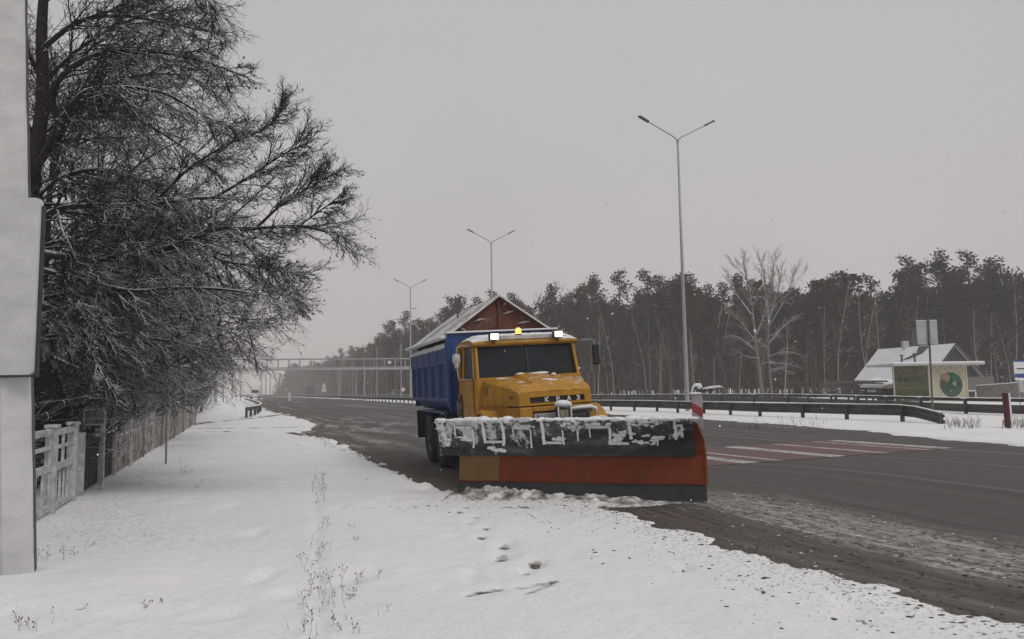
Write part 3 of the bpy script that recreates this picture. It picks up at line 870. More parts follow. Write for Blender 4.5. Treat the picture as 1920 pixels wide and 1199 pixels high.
    def wheel(x, y, sx, r=.62, w=.30):
        m = MB(); m.lathe((x - sx * w, y, r), (sx, 0, 0), [(0, r * .6), (.0, r * .86), (.03, r * .97), (.07, r), (w - .07, r), (w - .03, r * .97), (w, r * .86), (w, r * .60), (w - .05, r * .56)], 30)
        for k in range(36):     # tread blocks
            a = 2 * math.pi * k / 36
            for e in (0, 1):
                a2 = a + e * math.pi / 36
                c = Vector((x - sx * (w * (.27 + .46 * e)), y + (r + .006) * math.cos(a2), r + (r + .006) * math.sin(a2)))
                rm = Matrix.Translation(c) @ Matrix.Rotation(a2, 4, 'X')
                m.box(-.055, .055, -.012, .012, -.03, .03, rm)
        ty = m.build('wheel', M['tyre'], T)
        m = MB(); m.lathe((x, y, r), (sx, 0, 0), [(-.05, r * .60), (-.02, r * .58), (-.03, r * .50), (-.09, r * .38), (-.09, r * .22), (-.01, r * .20), (.02, r * .14), (.02, 0)], 20)
        for k in range(8):
            a = 2 * math.pi * k / 8
            m.lathe((x - sx * .085, y + r * .32 * math.cos(a), r + r * .32 * math.sin(a)), (sx, 0, 0), [(0, .02), (.03, .02), (.03, 0)], 6)
        m.build('rim', plain('rim', (.07, .075, .085), .6, .5, 12), ty)
    for sx in (-1, 1):
        wheel(sx * 1.10, 1.10, sx)
        for y in (4.75, 6.15):
            wheel(sx * 1.25, y, sx); 
    # fenders over the tandem, mud flaps, side tank
    for sx in (-1, 1):
        m = MB(); x0, x1 = sorted((sx * .72, sx * 1.27))
        m.box(x0, x1, 4.0, 6.95, 1.30, 1.33)
        m.face([(x0, 4.0, 1.33), (x1, 4.0, 1.33), (x1, 3.85, 1.05), (x0, 3.85, 1.05)]); m.face([(x0, 6.95, 1.33), (x1, 6.95, 1.33), (x1, 7.1, 1.05), (x0, 7.1, 1.05)])
        m.build('rear_fender', M['blue'], T)
        m = MB(); m.bbox(x0, x1, 3.70, 3.74, .14, 1.32, .01); m.build('mud_flap', M['blue_dark'], T)
        m = MB(); m.box(x0, x1, 7.62, 7.66, .55, 1.30); m.build('mud_flap', M['black'], T)
        m = MB(); m.bbox(sx * 1.2 if sx < 0 else .62, -.62 if sx < 0 else 1.2, 3.05, 3.62, .55, 1.12, .08); m.build('fuel_tank', M['blue_dark'], T)
    # --- tipper body
    m = MB()
    yf, yr = 3.30, 8.15
    zb, z1, z2, z3 = 1.34, 1.62, 2.42, 2.80
    # side plates with belly slope
    for sx in (-1, 1):
        m.hexa([(sx * .95, yf, zb), (sx * .90, yf, zb), (sx * .90, yr, zb), (sx * .95, yr, zb), (sx * 1.22, yf, z1), (sx * 1.18, yf, z1), (sx * 1.18, yr, z1), (sx * 1.22, yr, z1)])
        m.box(*sorted((sx * 1.18, sx * 1.22)), yf, yr, z1, z2)
        m.bbox(*sorted((sx * 1.16, sx * 1.29)), yf + .02, yr, z2, z3, .02)
        m.bbox(*sorted((sx * 1.19, sx * 1.28)), yf + .05, yr, z1 - .05, z1 + .04, .02)
        for y in (3.33, 4.35, 5.3, 6.25, 7.2, 8.0):
            a, b_ = y, y + (.14 if 3.5 < y < 7.5 else .12)
            xo = sx * 1.285
            m.hexa([(sx * 1.20, a - .03, z1), (xo, a + .02, z1), (xo, b_ - .02, z1), (sx * 1.20, b_ + .03, z1), (sx * 1.20, a - .03, z2 + .01), (xo, a + .02, z2 + .01), (xo, b_ - .02, z2 + .01), (sx * 1.20, b_ + .03, z2 + .01)])
            m.box(*sorted((sx * 1.285, sx * 1.30)), a + .03, b_ - .03, z2 + .03, z3 - .04)
    m.box(-.95, .95, yf + .02, yr, zb, zb + .05)
    # front wall + protective visor, tail gate
    m.bbox(-1.27, 1.27, yf - .06, yf + .02, 1.36, 3.08, .015)
    for x in (-.9, -.45, 0, .45, .9): m.box(x - .05, x + .05, yf - .11, yf - .05, 1.45, 2.95)
    m.box(-1.2, 1.2, yr, yr + .06, 1.4, 2.80)
    m.bbox(-1.31, -1.21, yf - .10, yf + .10, 1.45, 3.03, .03); m.bbox(1.21, 1.31, yf - .10, yf + .10, 1.45, 3.03, .03)
    body = m.build('tipper_body', M['blue'], T)
    m = MB(); m.bbox(-1.30, 1.32, yf - .14, yf + .10, 3.08, 3.12, .01)
    m.build('snow_ledge', M['snow'], body)
    m = MB()
    for i in range(40):
        y = yf + .15 + i * (yr - yf - .2) / 40; m.blob((-1.26, y, z3 + .03), .09, .09, .06 + rn.uniform(-.012, .02), rn, .2, 8, 5)
    m.build('snow_ledge', M['snow'], body, True)
    # hydraulic bits under body
    m = MB(); m.tube([(-.98, 7.7, 1.18), (-.98, 3.9, 1.18)], .035, 6); m.bbox(-1.18, -1.0, 7.25, 7.5, 1.06, 1.3, .01); m.build('side_guard', M['steel'], T)
    # --- rusty sand hopper with gable cover on the body
    q = NT('rusty_hopper'); n1 = q.noise(4.5, 7, .75); n2 = q.noise(14, 6, .75)
    c = q.ramp(q.math('ADD', n1, q.math('MULTIPLY', q.math('SUBTRACT', n2, .5), .6)), [(.22, (.022, .014, .012)), (.40, (.085, .030, .020)), (.52, (.14, .05, .028)), (.60, (.10, .045, .032)), (.72, (.20, .16, .14))])
    q.col(c); q.set(Roughness=.85); q.bump(n2, .3, .01); RUST = q.m
    q = NT('dark_boards'); st = q.noise(1.2, 5, .6, stretch=(1, 1, 9)); q.col(q.ramp(st, [(.3, (.018, .012, .013)), (.7, (.055, .034, .032))])); q.set(Roughness=.9); DB = q.m
    m = MB()
    for sx in (-1, 1): m.box(*sorted((sx * 1.04, sx * 1.10)), yf + .15, yr - .1, 2.5, 3.06)
    m.box(-1.04, 1.04, yf + .15, yf + .2, 2.9, 3.06); m.box(-1.04, 1.04, yr - .15, yr - .1, 2.5, 3.06)
    hop = m.build('sand_hopper', DB, T)
    m = MB(); gy = yf + .12; pz = 3.90
    m.face([(-1.22, gy, 3.04), (1.22, gy, 3.04), (0, gy, pz)]); m.face([(1.22, gy + .03, 3.04), (-1.22, gy + .03, 3.04), (0, gy + .03, pz)])
    gr_ = yr - .05
    m.face([(1.22, gr_, 3.04), (-1.22, gr_, 3.04), (0, gr_, pz)])
    m.bar((0, gy - .02, 3.06), (0, gy - .02, 3.85), .06, .05, (0, 1, 0)); m.bar((-1.2, gy - .02, 3.07), (1.2, gy - .02, 3.07), .06, .05)
    for sx in (-1, 1): m.bar((sx * 1.2, gy - .02, 3.07), (0, gy - .02, pz - .03), .07, .05, (0, 1, 0))
    m.build('gable_panel', RUST, hop)
    m = MB()
    for (x, z_, l, a) in ((-.48, 3.37, .28, 12), (.22, 3.52, .30, 14), (.58, 3.28, .36, 8), (-.86, 3.17, .2, -40), (.05, 3.10, .22, 4), (.16, 3.72, .12, 20)):
        dx, dz = l / 2 * math.cos(R(a)), l / 2 * math.sin(R(a))
        m.tube([(x - dx, gy - .02, z_ - dz), (x, gy - .035, z_ + .012), (x + dx, gy - .02, z_ + dz)], [.008, .028, .012], 6)
    m.build('snow_streak', plain('thin_snow', (.38, .33, .31), .8, .3, 9), hop, True)
    # cover slopes: ribbed sheet, snow lying on it
    q = NT('cover_snow'); w = q.n('ShaderNodeTexWave'); w.wave_type = 'BANDS'; w.bands_direction = 'Y'; w.inputs['Scale'].default_value = 1.1; w.inputs['Distortion'].default_value = 3.5; w.inputs['Detail'].default_value = 3
    q.link(q.coord(), w.inputs['Vector']); nn = q.noise(6, 6, .7)
    q.col(q.mix(q.mrange(q.math('ADD', nn, q.math('MULTIPLY', w.outputs['Fac'], .22)), .50, .66), (.33, .31, .30), (.66, .66, .67))); q.set(Roughness=.8); q.bump(q.math('ADD', w.outputs['Fac'], nn), .6, .03); CV = q.m
    m = MB(); nL, nS = 60, 10
    for sx in (-1, 1):
        b0 = len(m.v)
        for i in range(nL + 1):
            for j in range(nS + 1):
                y = yf - .02 + (yr + .08 - yf) * i / nL; u = j / nS
                x = sx * (u * 1.36); z_ = pz + .02 - u * (pz - 2.98)
                z_ += .018 * math.sin(i * math.pi / 2.0 * 1.0) * (1 if 0 < i < nL else 0) + rn.uniform(-.012, .012)
                if i == 0: z_ -= 0
                m.v.append((x, y, z_))
        for i in range(nL):
            for j in range(nS):
                a = b0 + i * (nS + 1) + j; m.f.append((a, a + 1, a + nS + 2, a + nS + 1)); m.m.append(0)
        for yy in (yf - .03, yr + .09):
            m.bar((0, yy, pz + .01), (sx * 1.36, yy, 2.97), .035, .035, (0, 1, 0))
    m.build('cover', CV, hop)
    m = MB()
    for i in range(46):
        y = yf + i * (yr - yf) / 45; m.blob((-1.36, y, 3.0), .09, .09, .05, rn, .25, 7, 4)
    m.build('snow_roll', M['snow'], hop, True)
    m = MB(); m.tube([(-.45, 5.6, 3.62), (-.46, 5.6, 3.74), (-.42, 5.55, 3.76)], .02, 5); m.build('lifting_hook', M['dark'], hop)
    m = MB()
    for x0, a in ((1.25, 10), (1.2, 35), (1.32, -12)): m.bar((x0, yf - .05, 3.04), (x0 + .26 * math.cos(R(a)), yf - .05, 3.04 + .22 * math.sin(R(a))), .035, .03)
    m.build('loose_lath', plain('pale_wood', (.30, .27, .24), .8, .2), hop)

    # --- the plough, laid out in world space then brought into the truck's own space
    A = G(862, 929, -.03); B = G(1326, 934, 0.0); B.z = A.z = -.03
    u = (B - A); L = u.length; u.normalize(); nrm = Vector((u.y, -u.x, 0))      # towards the camera
    if nrm.y > 0: nrm = -nrm
    def off(z_):     # concave mouldboard profile
        return float(np.interp(z_, [0, .2, .45, .7, .9, 1.05, 1.18, 1.28], [.14, .05, .0, -.01, .03, .09, .17, .28]))
    def W(s_, z_, d=0.0): return A + u * s_ + nrm * (off(z_) + d) + Vector((0, 0, z_))
    def shell(mb, s0, s1, z0, z1, d=0.0, th=.02, ns=1, nz=6, jit=0):
        zs = [z0 + (z1 - z0) * k / nz for k in range(nz + 1)]
        ss = [s0 + (s1 - s0) * k / ns for k in range(ns + 1)]
        for side in (0, 1):
            b0 = len(mb.v)
            for a in ss:
                for z_ in zs: mb.v.append(tuple(W(a, z_ + (rn.uniform(-jit, jit) if z_ == zs[0] else 0), d - (th if side else 0))))
            for i in range(ns):
                for j in range(nz):
                    a = b0 + i * (nz + 1) + j; mb.f.append((a, a + 1, a + nz + 2, a + nz + 1)); mb.m.append(0)
        n_ = (ns + 1) * (nz + 1); b0 = len(mb.v) - 2 * n_
        for j in range(nz):
            for i in (0, ns):
                a = b0 + i * (nz + 1) + j; mb.f.append((a, a + 1, a + 1 + n_, a + n_)); mb.m.append(0)
        for i in range(ns):
            for j in (0, nz):
                a = b0 + i * (nz + 1) + j; c_ = a + nz + 1; mb.f.append((a, c_, c_ + n_, a + n_)); mb.m.append(0)
    zm = .70
    m = MB(); shell(m, .70, L, .24, zm, 0, .02, 24); 
    for k in range(6):
        z0_, z1_ = zm + (1.22 - zm) * k / 6, zm + (1.22 - zm) * (k + 1) / 6; sh = lambda z_: L - .13 * max(0, (z_ - .8) / .42) ** 1.3
        m.face([W(L - .18, z0_), W(sh(z0_), z0_), W(sh(z1_), z1_), W(L - .18, z1_)])
    for s_ in (1.07, 2.15, 3.32): shell(m, s_ - .005, s_ + .005, .25, zm, .006, .01)
    # end plate
    pts = [W(L, .24, .0), W(L, zm, 0), W(L - .01, .85, 0), W(L - .12, 1.20, -.05), W(L - .08, .9, -.25), W(L, .24, -.3)]
    m.face(pts)
    m.bar(W(L + .005, .24, .01), W(L + .005, zm, .01), .03, .03); m.bar(W(L, zm, .01), W(L - .03, .95, .01), .025); m.bar(W(L - .03, .95, .01), W(L - .12, 1.2, .01), .025)
    m.bar(W(0, .25, .01), W(L, .25, .01), .03, .02)
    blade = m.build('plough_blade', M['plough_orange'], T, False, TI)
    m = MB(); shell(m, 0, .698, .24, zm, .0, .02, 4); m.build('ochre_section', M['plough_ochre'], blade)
    m = MB(); shell(m, 0, L - .002, -.0, .24, .012, .03, 20)
    m.build('cutting_edge', M['black'], blade)
    # dirty snow-splashed rubber apron
    q = NT('rubber_apron'); n1 = q.noise(5, 6, .7, stretch=(.9, .9, .55)); n2 = q.noise(24, 4, .7); xz = q.n('ShaderNodeSeparateXYZ'); q.link(q.coord(), xz.inputs[0])
    hz = q.mrange(xz.outputs['Z'], .72, 1.15)
    v = q.math('ADD', q.math('ADD', n1, q.math('MULTIPLY', q.math('SUBTRACT', n2, .5), .35)), q.math('MULTIPLY', hz, .17))
    zone = q.math('ADD', q.math('MULTIPLY', q.mrange(xz.outputs['X'], -.8, -1.4), .11), q.math('MULTIPLY', q.mrange(xz.outputs['X'], 1.3, 1.7), .10))
    base_ = q.mix(q.math('MULTIPLY', q.mrange(q.math('ADD', q.noise(3, 6, .75, stretch=(.5, .5, 1.6)), q.math('MULTIPLY', hz, .12)), .50, .78), .55), (.014, .016, .020), (.24, .245, .25))
    q.col(q.mix(q.mrange(q.math('ADD', v, zone), .70, .78), base_, (.60, .61, .62))); q.set(Roughness=.6); q.bump(n1, .3, .03); AP = q.m
    m = MB(); shell(m, -.34, L - .16, zm - .03, 1.27, .03, .03, 40, 10, .008)
    ap = m.build('rubber_apron', AP, blade)
    m = MB(); m.bar(W(-.34, zm + .10, .045), W(.1, zm + .04, .045), .03); m.build('apron_hem', M['black'], blade)
    # churned snow heaped against the blade, thickest on the verge side
    m = MB(); ns_, nd_ = 150, 22
    for i in range(ns_ + 1):
        s_ = -.25 + (L * .93 + .25) * i / ns_; hp = max(.0, .15 * (1 - (max(s_, 0) / (L * .86)) ** 2)) * (1 if s_ > 0 else max(0, 1 + s_ / .25)) + .012
        for j in range(nd_ + 1):
            dj = j / nd_; p = A + u * s_ + nrm * (.05 + .62 * dj)
            x_, y_ = np.array([p.x]), np.array([p.y]); nz = float(vnoise(x_, y_, 3.2, 5, 4)[0]); nf = float(vnoise(x_, y_, 14, 9, 2)[0])
            env = (1 - dj) ** .9 if dj > .25 else .75 + dj
            m.v.append((p.x, p.y, -.09 + hp * max(0, env * (1 + nz * 1.9 + nf * .8)) + .03 * (1 - dj)))
    for i in range(ns_):
        for j in range(nd_): a = i * (nd_ + 1) + j; m.f.append((a, a + nd_ + 1, a + nd_ + 2, a + 1)); m.m.append(0)
    qn = NT('churned_snow'); g = qn.noise(3.5, 5, .7); qn.col(qn.ramp(g, [(.34, (.085, .07, .06)), (.47, (.30, .28, .265)), (.58, (.70, .70, .70))])); qn.set(Roughness=.85); qn.bump(qn.noise(30, 3), .5, .01)
    tag(m.build('churned_snow', qn.m, None, True), 'dirty churned snow heaped against the bottom of the plough blade', 'snow', kind='stuff')
    # straps and frames plastered with snow
    def strap(mb, s_, z0, z1, w=.045, d=.062):
        zs = np.linspace(z0, z1, 12); w00 = w; sw = rn.uniform(-.02, .02); s00 = s_
        for a, b_ in zip(zs[:-1], zs[1:]):
            w = w00 * rn.uniform(.7, 1.15); s_ = s00 + sw * math.sin((a - z0) * 7) + rn.uniform(-.003, .003)
            mb.hexa([W(s_ - w / 2, a, d - .02), W(s_ + w / 2, a, d - .02), W(s_ + w / 2, a, d + .012), W(s_ - w / 2, a, d + .012), W(s_ - w / 2, b_, d - .02), W(s_ + w / 2, b_, d - .02), W(s_ + w / 2, b_, d + .012), W(s_ - w / 2, b_, d + .012)])
    px2s = lambda px: (px - 862) / (1326 - 862) * L * (1.0 + .06 * (px - 1094) / 464 * -1 + .0)
    SN = M['snow']; q = NT('crusted_strap'); q.col(q.mix(q.mrange(q.noise(13, 5, .7), .32, .44), (.10, .102, .108), (.66, .67, .68))); q.set(Roughness=.8); q.bump(q.noise(30, 3), .5, .01); SNP = q.m
    for px, z0, z1, w in ((838, .88, 1.25, .03), (859, 1.0, 1.2, .025), (893, .80, 1.12, .03), (916, .88, 1.27, .045), (952, .84, 1.27, .05), (973, 1.0, 1.15, .02), (1006, .80, 1.12, .025), (1031, .86, 1.27, .055), (1069, .86, 1.10, .03), (1097, .92, 1.1, .025), (1121, .98, 1.15, .02), (1158, .86, 1.15, .04), (1200, .95, 1.27, .05), (1250, .85, 1.0, .025), (1287, .98, 1.27, .05), (1299, .98, 1.15, .03)):
        m = MB(); strap(m, px2s(px), z0, z1, w, .058); m.build('snowy_strap', SN, blade)
    for pa, pb, z_ in ((916, 952, .885), (862, 893, 1.13), (973, 1006, 1.12), (1033, 1066, .87), (1121, 1158, 1.13), (1160, 1195, .86), (975, 1010, 1.265), (1287, 1300, 1.15)):
        m = MB(); a, b_ = px2s(pa), px2s(pb)
        m.hexa([W(a, z_, .04), W(b_, z_, .04), W(b_, z_, .078), W(a, z_, .078), W(a, z_ + .04, .04), W(b_, z_ + .04, .04), W(b_, z_ + .04, .078), W(a, z_ + .04, .078)]); m.build('snowy_crossbar', SNP, blade)
    m = MB(); s_ = -.30
    while s_ < L - .12:
        r = rn.uniform(.02, .042) * (1.5 if .2 < s_ < 1.0 or 2.9 < s_ < 3.8 else 1)
        c = W(s_, 1.27, -.05 + rn.uniform(-.03, .02)); m.blob(c + Vector((0, 0, r * .1)), rn.uniform(.06, .14), .10, r, rn, .3, 8, 5); s_ += rn.uniform(.04, .09)
    for (px, z_, a, b_) in ((838, 1.0, .09, .14), (832, 1.18, .08, .09), (1180, 1.0, .16, .13), (1225, 1.20, .22, .06), (1245, .97, .20, .06), (1290, 1.05, .06, .1), (1170, .93, .10, .06), (930, .79, .09, .035), (880, .95, .16, .05), (1090, 1.19, .20, .05), (1060, .95, .08, .05), (1000, 1.17, .14, .03), (1140, 1.2, .16, .04), (942, .76, .09, .02), (1225, .90, .22, .035)):
        s_ = px2s(px)
        for k in range(14):
            p = W(s_ + rn.gauss(0, a * .5), max(.73, min(1.26, z_ + rn.gauss(0, b_ * .45))), .035); m.blob(p, rn.uniform(.02, .07), .022, rn.uniform(.012, .035), rn, .4, 7, 4)
    m.build('snow_crust', SN, blade, True)
    for px, z0, z1 in ((1200, .86, .95), (925, .72, .8)):
        pass
    # rear structure of the blade: ribs, push frame
    m = MB()
    for k in range(7):
        s_ = .3 + k * (L - .6) / 6
        
        for e_ in (0, .02): m.face([W(s_ + e_, .1, -.05), W(s_ + e_, .3, -.05), W(s_ + e_, .5, -.05), W(s_ + e_, .75, -.05), W(s_ + e_, 1.0, -.06), W(s_ + e_, 1.2, -.06), W(s_ + e_, 1.0, -.3), W(s_ + e_, .35, -.42)])
    m.bar(W(.2, .45, -.38), W(L - .2, .45, -.38), .12); m.bar(W(.2, .95, -.24), W(L - .2, .95, -.24), .08)
    c0 = TM @ Vector((-.36, .2, .7)); c1 = TM @ Vector((.36, .2, .7)); mid = W(L * .5, .45, -.4)
    m.bar(c0, mid - u * .5, .1); m.bar(c1, mid + u * .5, .1)
    m.build('blade_frame', M['dark'], blade)
    # plough headlamp box with snow cap, crossbar
    m = MB()
    C = TM @ Vector((.02, -.28, 1.20)); MR = Matrix.Translation(C) @ Euler((0, TILT, TH), 'XYZ').to_matrix().to_4x4()
    m.bbox(-.125, .125, -.08, .10, -.02, .26, .02, MR)
    hb = m.build('headlamp', M['dark'], blade)
    m = MB(); m.box(-.09, .06, -.088, -.081, .03, .20, MR); m.build('lens', plain('lamp_glass', (.24, .23, .15), .2, .5, 14), hb)
    m = MB()
    for x in (-.122, .12): m.box(x - .012, x + .012, -.095, -.078, -.06, .26, MR)
    m.build('bracket', M['white'], hb)
    m = MB(); m.blob(MR @ Vector((0, 0, .30)), .16, .12, .075, rn, .12, 12, 7); m.build('snow_cap', SN, hb, True)
    m = MB()
    m.tube([TM @ Vector(p) for p in ((.12, -.25, 1.40), (.35, -.26, 1.425), (.58, -.25, 1.425), (.68, -.22, 1.39), (.70, -.18, 1.30))], [.03, .032, .034, .03, .02], 8)
    for (x, y, z_, a, b_) in ((.42, -.40, 1.13, .09, .07), (.60, -.33, 1.20, .12, .05), (.75, -.3, 1.22, .10, .03), (.48, -.4, 1.07, .14, .05), (.3, -.42, 1.05, .1, .03)):
        m.blob(TM @ Vector((x, y, z_)), a, .09, b_, rn, .25, 10, 6)
    m.build('snowy_crossbar', SN, blade, True)
    m = MB(); m.tube([TM @ Vector(p) for p in ((.15, -.24, 1.36), (.35, -.24, 1.38), (.6, -.22, 1.36))], .03, 8); m.tube([TM @ Vector(p) for p in ((.5, -.3, .9), (.52, -.25, 1.35))], .035, 8); m.bbox(.16, .52, -.25, -.15, 1.18, 1.34, .03, TM)
    m.bar(TM @ Vector((-.22, -.25, 1.0)), TM @ Vector((-.2, -.25, 1.25)), .03)
    m.build('hydraulic_frame', M['dark'], blade)
    m = MB(); m.tube([TM @ Vector(p) for p in ((-.24, -.28, 1.05), (-.235, -.28, 1.22), (-.20, -.28, 1.25), (-.14, -.28, 1.25))], .016, 6); m.build('snowy_strap', SN, blade, True)
    # marker board at the end of the blade with hooked bracket
    mk = W(L - .10, 1.10, -.16); t0 = mk
    m = MB(); m.bbox(-.085, .085, -.015, .015, 0, .55, .008, Matrix.Translation(mk) @ Matrix.Rotation(R(-15), 4, 'Z'))
    q = NT('marker_stripes'); sx_ = q.n('ShaderNodeSeparateXYZ'); q.link(q.coord(), sx_.inputs[0])
    d_ = q.math('ADD', q.math('MULTIPLY', sx_.outputs['Z'], 1.0), q.math('MULTIPLY', sx_.outputs['X'], .8))
    fr_ = q.math('FRACT', q.math('MULTIPLY', q.math('ADD', d_, .05), 2.6)); q.col(q.mix(q.math('GREATER_THAN', fr_, .62), (.34, .33, .325), (.33, .03, .035))); q.set(Roughness=.5)
    mb_ = m.build('marker_board', q.m, blade)
    m = MB(); m.blob(mk + Vector((-.02, 0, .565)), .13, .07, .022, rn, .2, 10, 4)
    m.tube([mk + Vector(p) for p in ((-.08, 0, .56), (-.055, 0, .66), (-.02, 0, .70), (.05, 0, .70), (.07, 0, .65))], [.016, .02, .026, .034, .026], 8)
    m.blob(mk + Vector((.05, 0, .675)), .05, .04, .04, rn, .15, 8, 5)
    m.tube([mk + Vector(p) for p in ((.10, .02, .64), (.22, .03, .655), (.38, .04, .67), (.44, .04, .655))], [.012, .022, .018, .008], 7)
    m.build('snow_cap', SN, mb_, True)
    m = MB(); m.tube([mk + Vector(p) for p in ((-.06, .01, .55), (-.035, .01, .64), (.0, .01, .675), (.05, .01, .66))], .018, 6); m.tube([mk + Vector(p) for p in ((.05, .03, .6), (.3, .04, .62))], .014, 5); m.bar(mk + Vector((0, .02, -.4)), mk, .05); m.build('bracket', M['dark'], mb_)
    # children of the blade were laid out in world space: bring them into truck space too
    def to_local(o):
        for c in o.children:
            if c.name.startswith('ochre_section'): pass
            c.data.transform(TI); to_local(c)
    to_local(blade)
    return T
TM_ID = Matrix.Identity(4)
build_truck()
# ================================================================ guard rails
def resample(pts, step):
    pts = [Vector(p) for p in pts]; out = [pts[0]]; acc = 0
    for a, b in zip(pts[:-1], pts[1:]):
        l = (b - a).length; d = step - acc
        while d <= l: out.append(a.lerp(b, d / l)); d += step
        acc = l - (d - step)
    return out
def catmull(pts, n=8):
    pts = [Vector(p) for p in pts]; P_ = [pts[0] * 2 - pts[1]] + pts + [pts[-1] * 2 - pts[-2]]; out = []
    for i in range(1, len(P_) - 2):
        for k in range(n):
            t = k / n; a, b, c, d = P_[i - 1], P_[i], P_[i + 1], P_[i + 2]
            out.append(.5 * ((2 * b) + (c - a) * t + (2 * a - 5 * b + 4 * c - d) * t * t + (3 * b - a - 3 * c + d) * t * t * t))
    out.append(pts[-1]); return out
def beam(mb, line, ztop, h=.31, side=1, drop=None):
    """W-beam: path with a folded profile"""
    prof = [(o * 1.3, dz * h / .31) for o, dz in ((0, 0), (.025, -.03), (.08, -.06), (.08, -.10), (.02, -.14), (.02, -.17), (.08, -.21), (.08, -.25), (.025, -.28), (0, -.31))]
    b0 = len(mb.v); n = len(line)
    for i, p in enumerate(line):
        t = (line[min(i + 1, n - 1)] - line[max(i - 1, 0)]); t.z = 0; t.normalize(); nr = Vector((t.y, -t.x, 0)) * side
        zt = ztop if drop is None else ztop - drop[i]
        for (o, dz) in prof: mb.v.append((p.x + nr.x * o, p.y + nr.y * o, zt + dz))
    k = len(prof)
    for i in range(n - 1):
        for j in range(k - 1):
            a = b0 + i * k + j; mb.f.append((a, a + 1, a + k + 1, a + k)); mb.m.append(0)
def snow_ribbon(mb, line, ztop, w=.07, h=.03, drop=None, rr=None):
    rr = rr or random; b0 = len(mb.v); n = len(line)
    for i, p in enumerate(line):
        t = (line[min(i + 1, n - 1)] - line[max(i - 1, 0)]); t.z = 0; t.normalize(); nr = Vector((t.y, -t.x, 0))
        zt = ztop if drop is None else ztop - drop[i]; hh = h * rr.uniform(.7, 1.2)
        for (o, dz) in ((-w, -.005), (-w * .7, hh * .8), (0, hh), (w * .7, hh * .8), (w, -.005)): mb.v.append((p.x + nr.x * o, p.y + nr.y * o, zt + dz))
    for i in range(n - 1):
        for j in range(4):
            a = b0 + i * 5 + j; mb.f.append((a, a + 1, a + 6, a + 5)); mb.m.append(0)
def guard_rail(base, label, side, ztop, step, postside, end_drop=False, backs=False):
    line = resample(catmull([(x, y, 0) for x, y in base], 10), 1.0)
    n = len(line); drop = [0.0] * n
    if end_drop:
        for i in range(n):
            q = i / 1.0
            if q < 3: drop[i] = .26 * (1 - q / 3) ** 1.3
    root = empty('guard_rail', (line[0].x, line[0].y, 0), label=label, cat='guard rail')
    off_ = Vector((line[0].x, line[0].y, 0)); li = [p - off_ for p in line]
    m = MB(); beam(m, li, ztop, .46 if not backs else .16, side, drop); m.build('rail_beam', M['rail'], root)
    if backs:
        m = MB(); beam(m, li, ztop - .30, .42, side, drop); m.build('rail_beam', M['rail'], root)
    m = MB(); snow_ribbon(m, li, ztop, .06, .035, drop, random.Random(4)); m.build('rail_snow', M['snow'], root)
    ps = resample(li, step); cnt = 0
    for i in range(0, len(ps)):
        if cnt >= 96: break
        if math.hypot(ps[i].x + off_.x, ps[i].y + off_.y) > 170: break
        p = ps[i]; q = ps[min(i + 1, len(ps) - 1)] if i < len(ps) - 1 else p + (p - ps[i - 1])
        t = (q - p).normalized(); nr = Vector((t.y, -t.x, 0)) * side
        c = p - nr * .09; k = int(round(i * step)); dz = drop[min(k, n - 1)]
        zb = gz(c.x + off_.x, c.y + off_.y) - .1
        ang = math.atan2(t.y, t.x); MM = Matrix.Translation(c) @ Matrix.Rotation(ang, 4, 'Z')
        m = MB(); m.box(-.06, .06, -.08, .05, zb, ztop - dz - .02, MM); m.box(-.03, .03, -.02, .10 if side < 0 else .03, ztop - dz - .22, ztop - dz - .1, MM)
        po = m.build('post', M['post_dark'], root)
        if backs:
            m = MB(); m.box(-.07, .30, -.12, .06, ztop - .035, ztop + .012, MM); m.build('post_snow', M['snow'], po)
        cnt += 1
    return root
def g2h(px, py, zt):   # ground position under a point of height zt seen at this pixel
    v = G(px, py, zt); return (v.x, v.y)
near_base = [g2(1768, 803), g2(1700, 797), g2(1600, 793.5), g2(1511, 789.5), g2(1451, 787.5), g2(1397, 785), g2(1349, 782), g2(1264, 778), g2(1192, 774.5), (0.5, 66), (-7.6, 87), (-22, 125), (-52, 200), (-100, 320), (-170, 480)]
guard_rail(near_base, 'guard rail nearer the road, its front end sloping down to the snow', 1, .84, 2.7, 1, True)
far_base = [(23.0, 20), (24.3, 30), g2(1876, 785), g2(1787, 780), g2(1709, 774.5), g2(1639, 769.5), g2(1577, 765.5), g2(1519, 762), (24, 66), (20, 75), (14, 84), (7, 95), (-4, 118), (-18, 150), (-46, 215), (-96, 335), (-166, 495)]
guard_rail(far_base, 'farther guard rail behind the median, seen from its post side', 1, .95, 4.6, -1, False, True)
# short bent rail at the side entrance
ent = [g2(462, 783, 0), g2(486, 776, 0), g2(487, 768, 0), g2(474, 760, 0), g2(458, 752.5, 0)]
def entrance_rail():
    line = resample(catmull([(x, y, 0) for x, y in ent], 10), .7)
    o0 = line[0].copy(); root = empty('guard_rail', (o0.x, o0.y, 0), label='short curved guard rail wrapping round the snowy side entrance', cat='guard rail')
    li = [p - o0 for p in line]
    m = MB(); beam(m, li, .75, side=1); m.build('rail_beam', M['rail'], root)
    m = MB(); snow_ribbon(m, li, .75, .10, .06, None, random.Random(4)); m.build('rail_snow', M['snow'], root)
    for p in resample(li, 2.5)[:12]:
        m = MB(); m.box(p.x - .07, p.x + .07, p.y - .07, p.y + .07, -.2, .72); m.build('post', M['post_dark'], root)
entrance_rail()

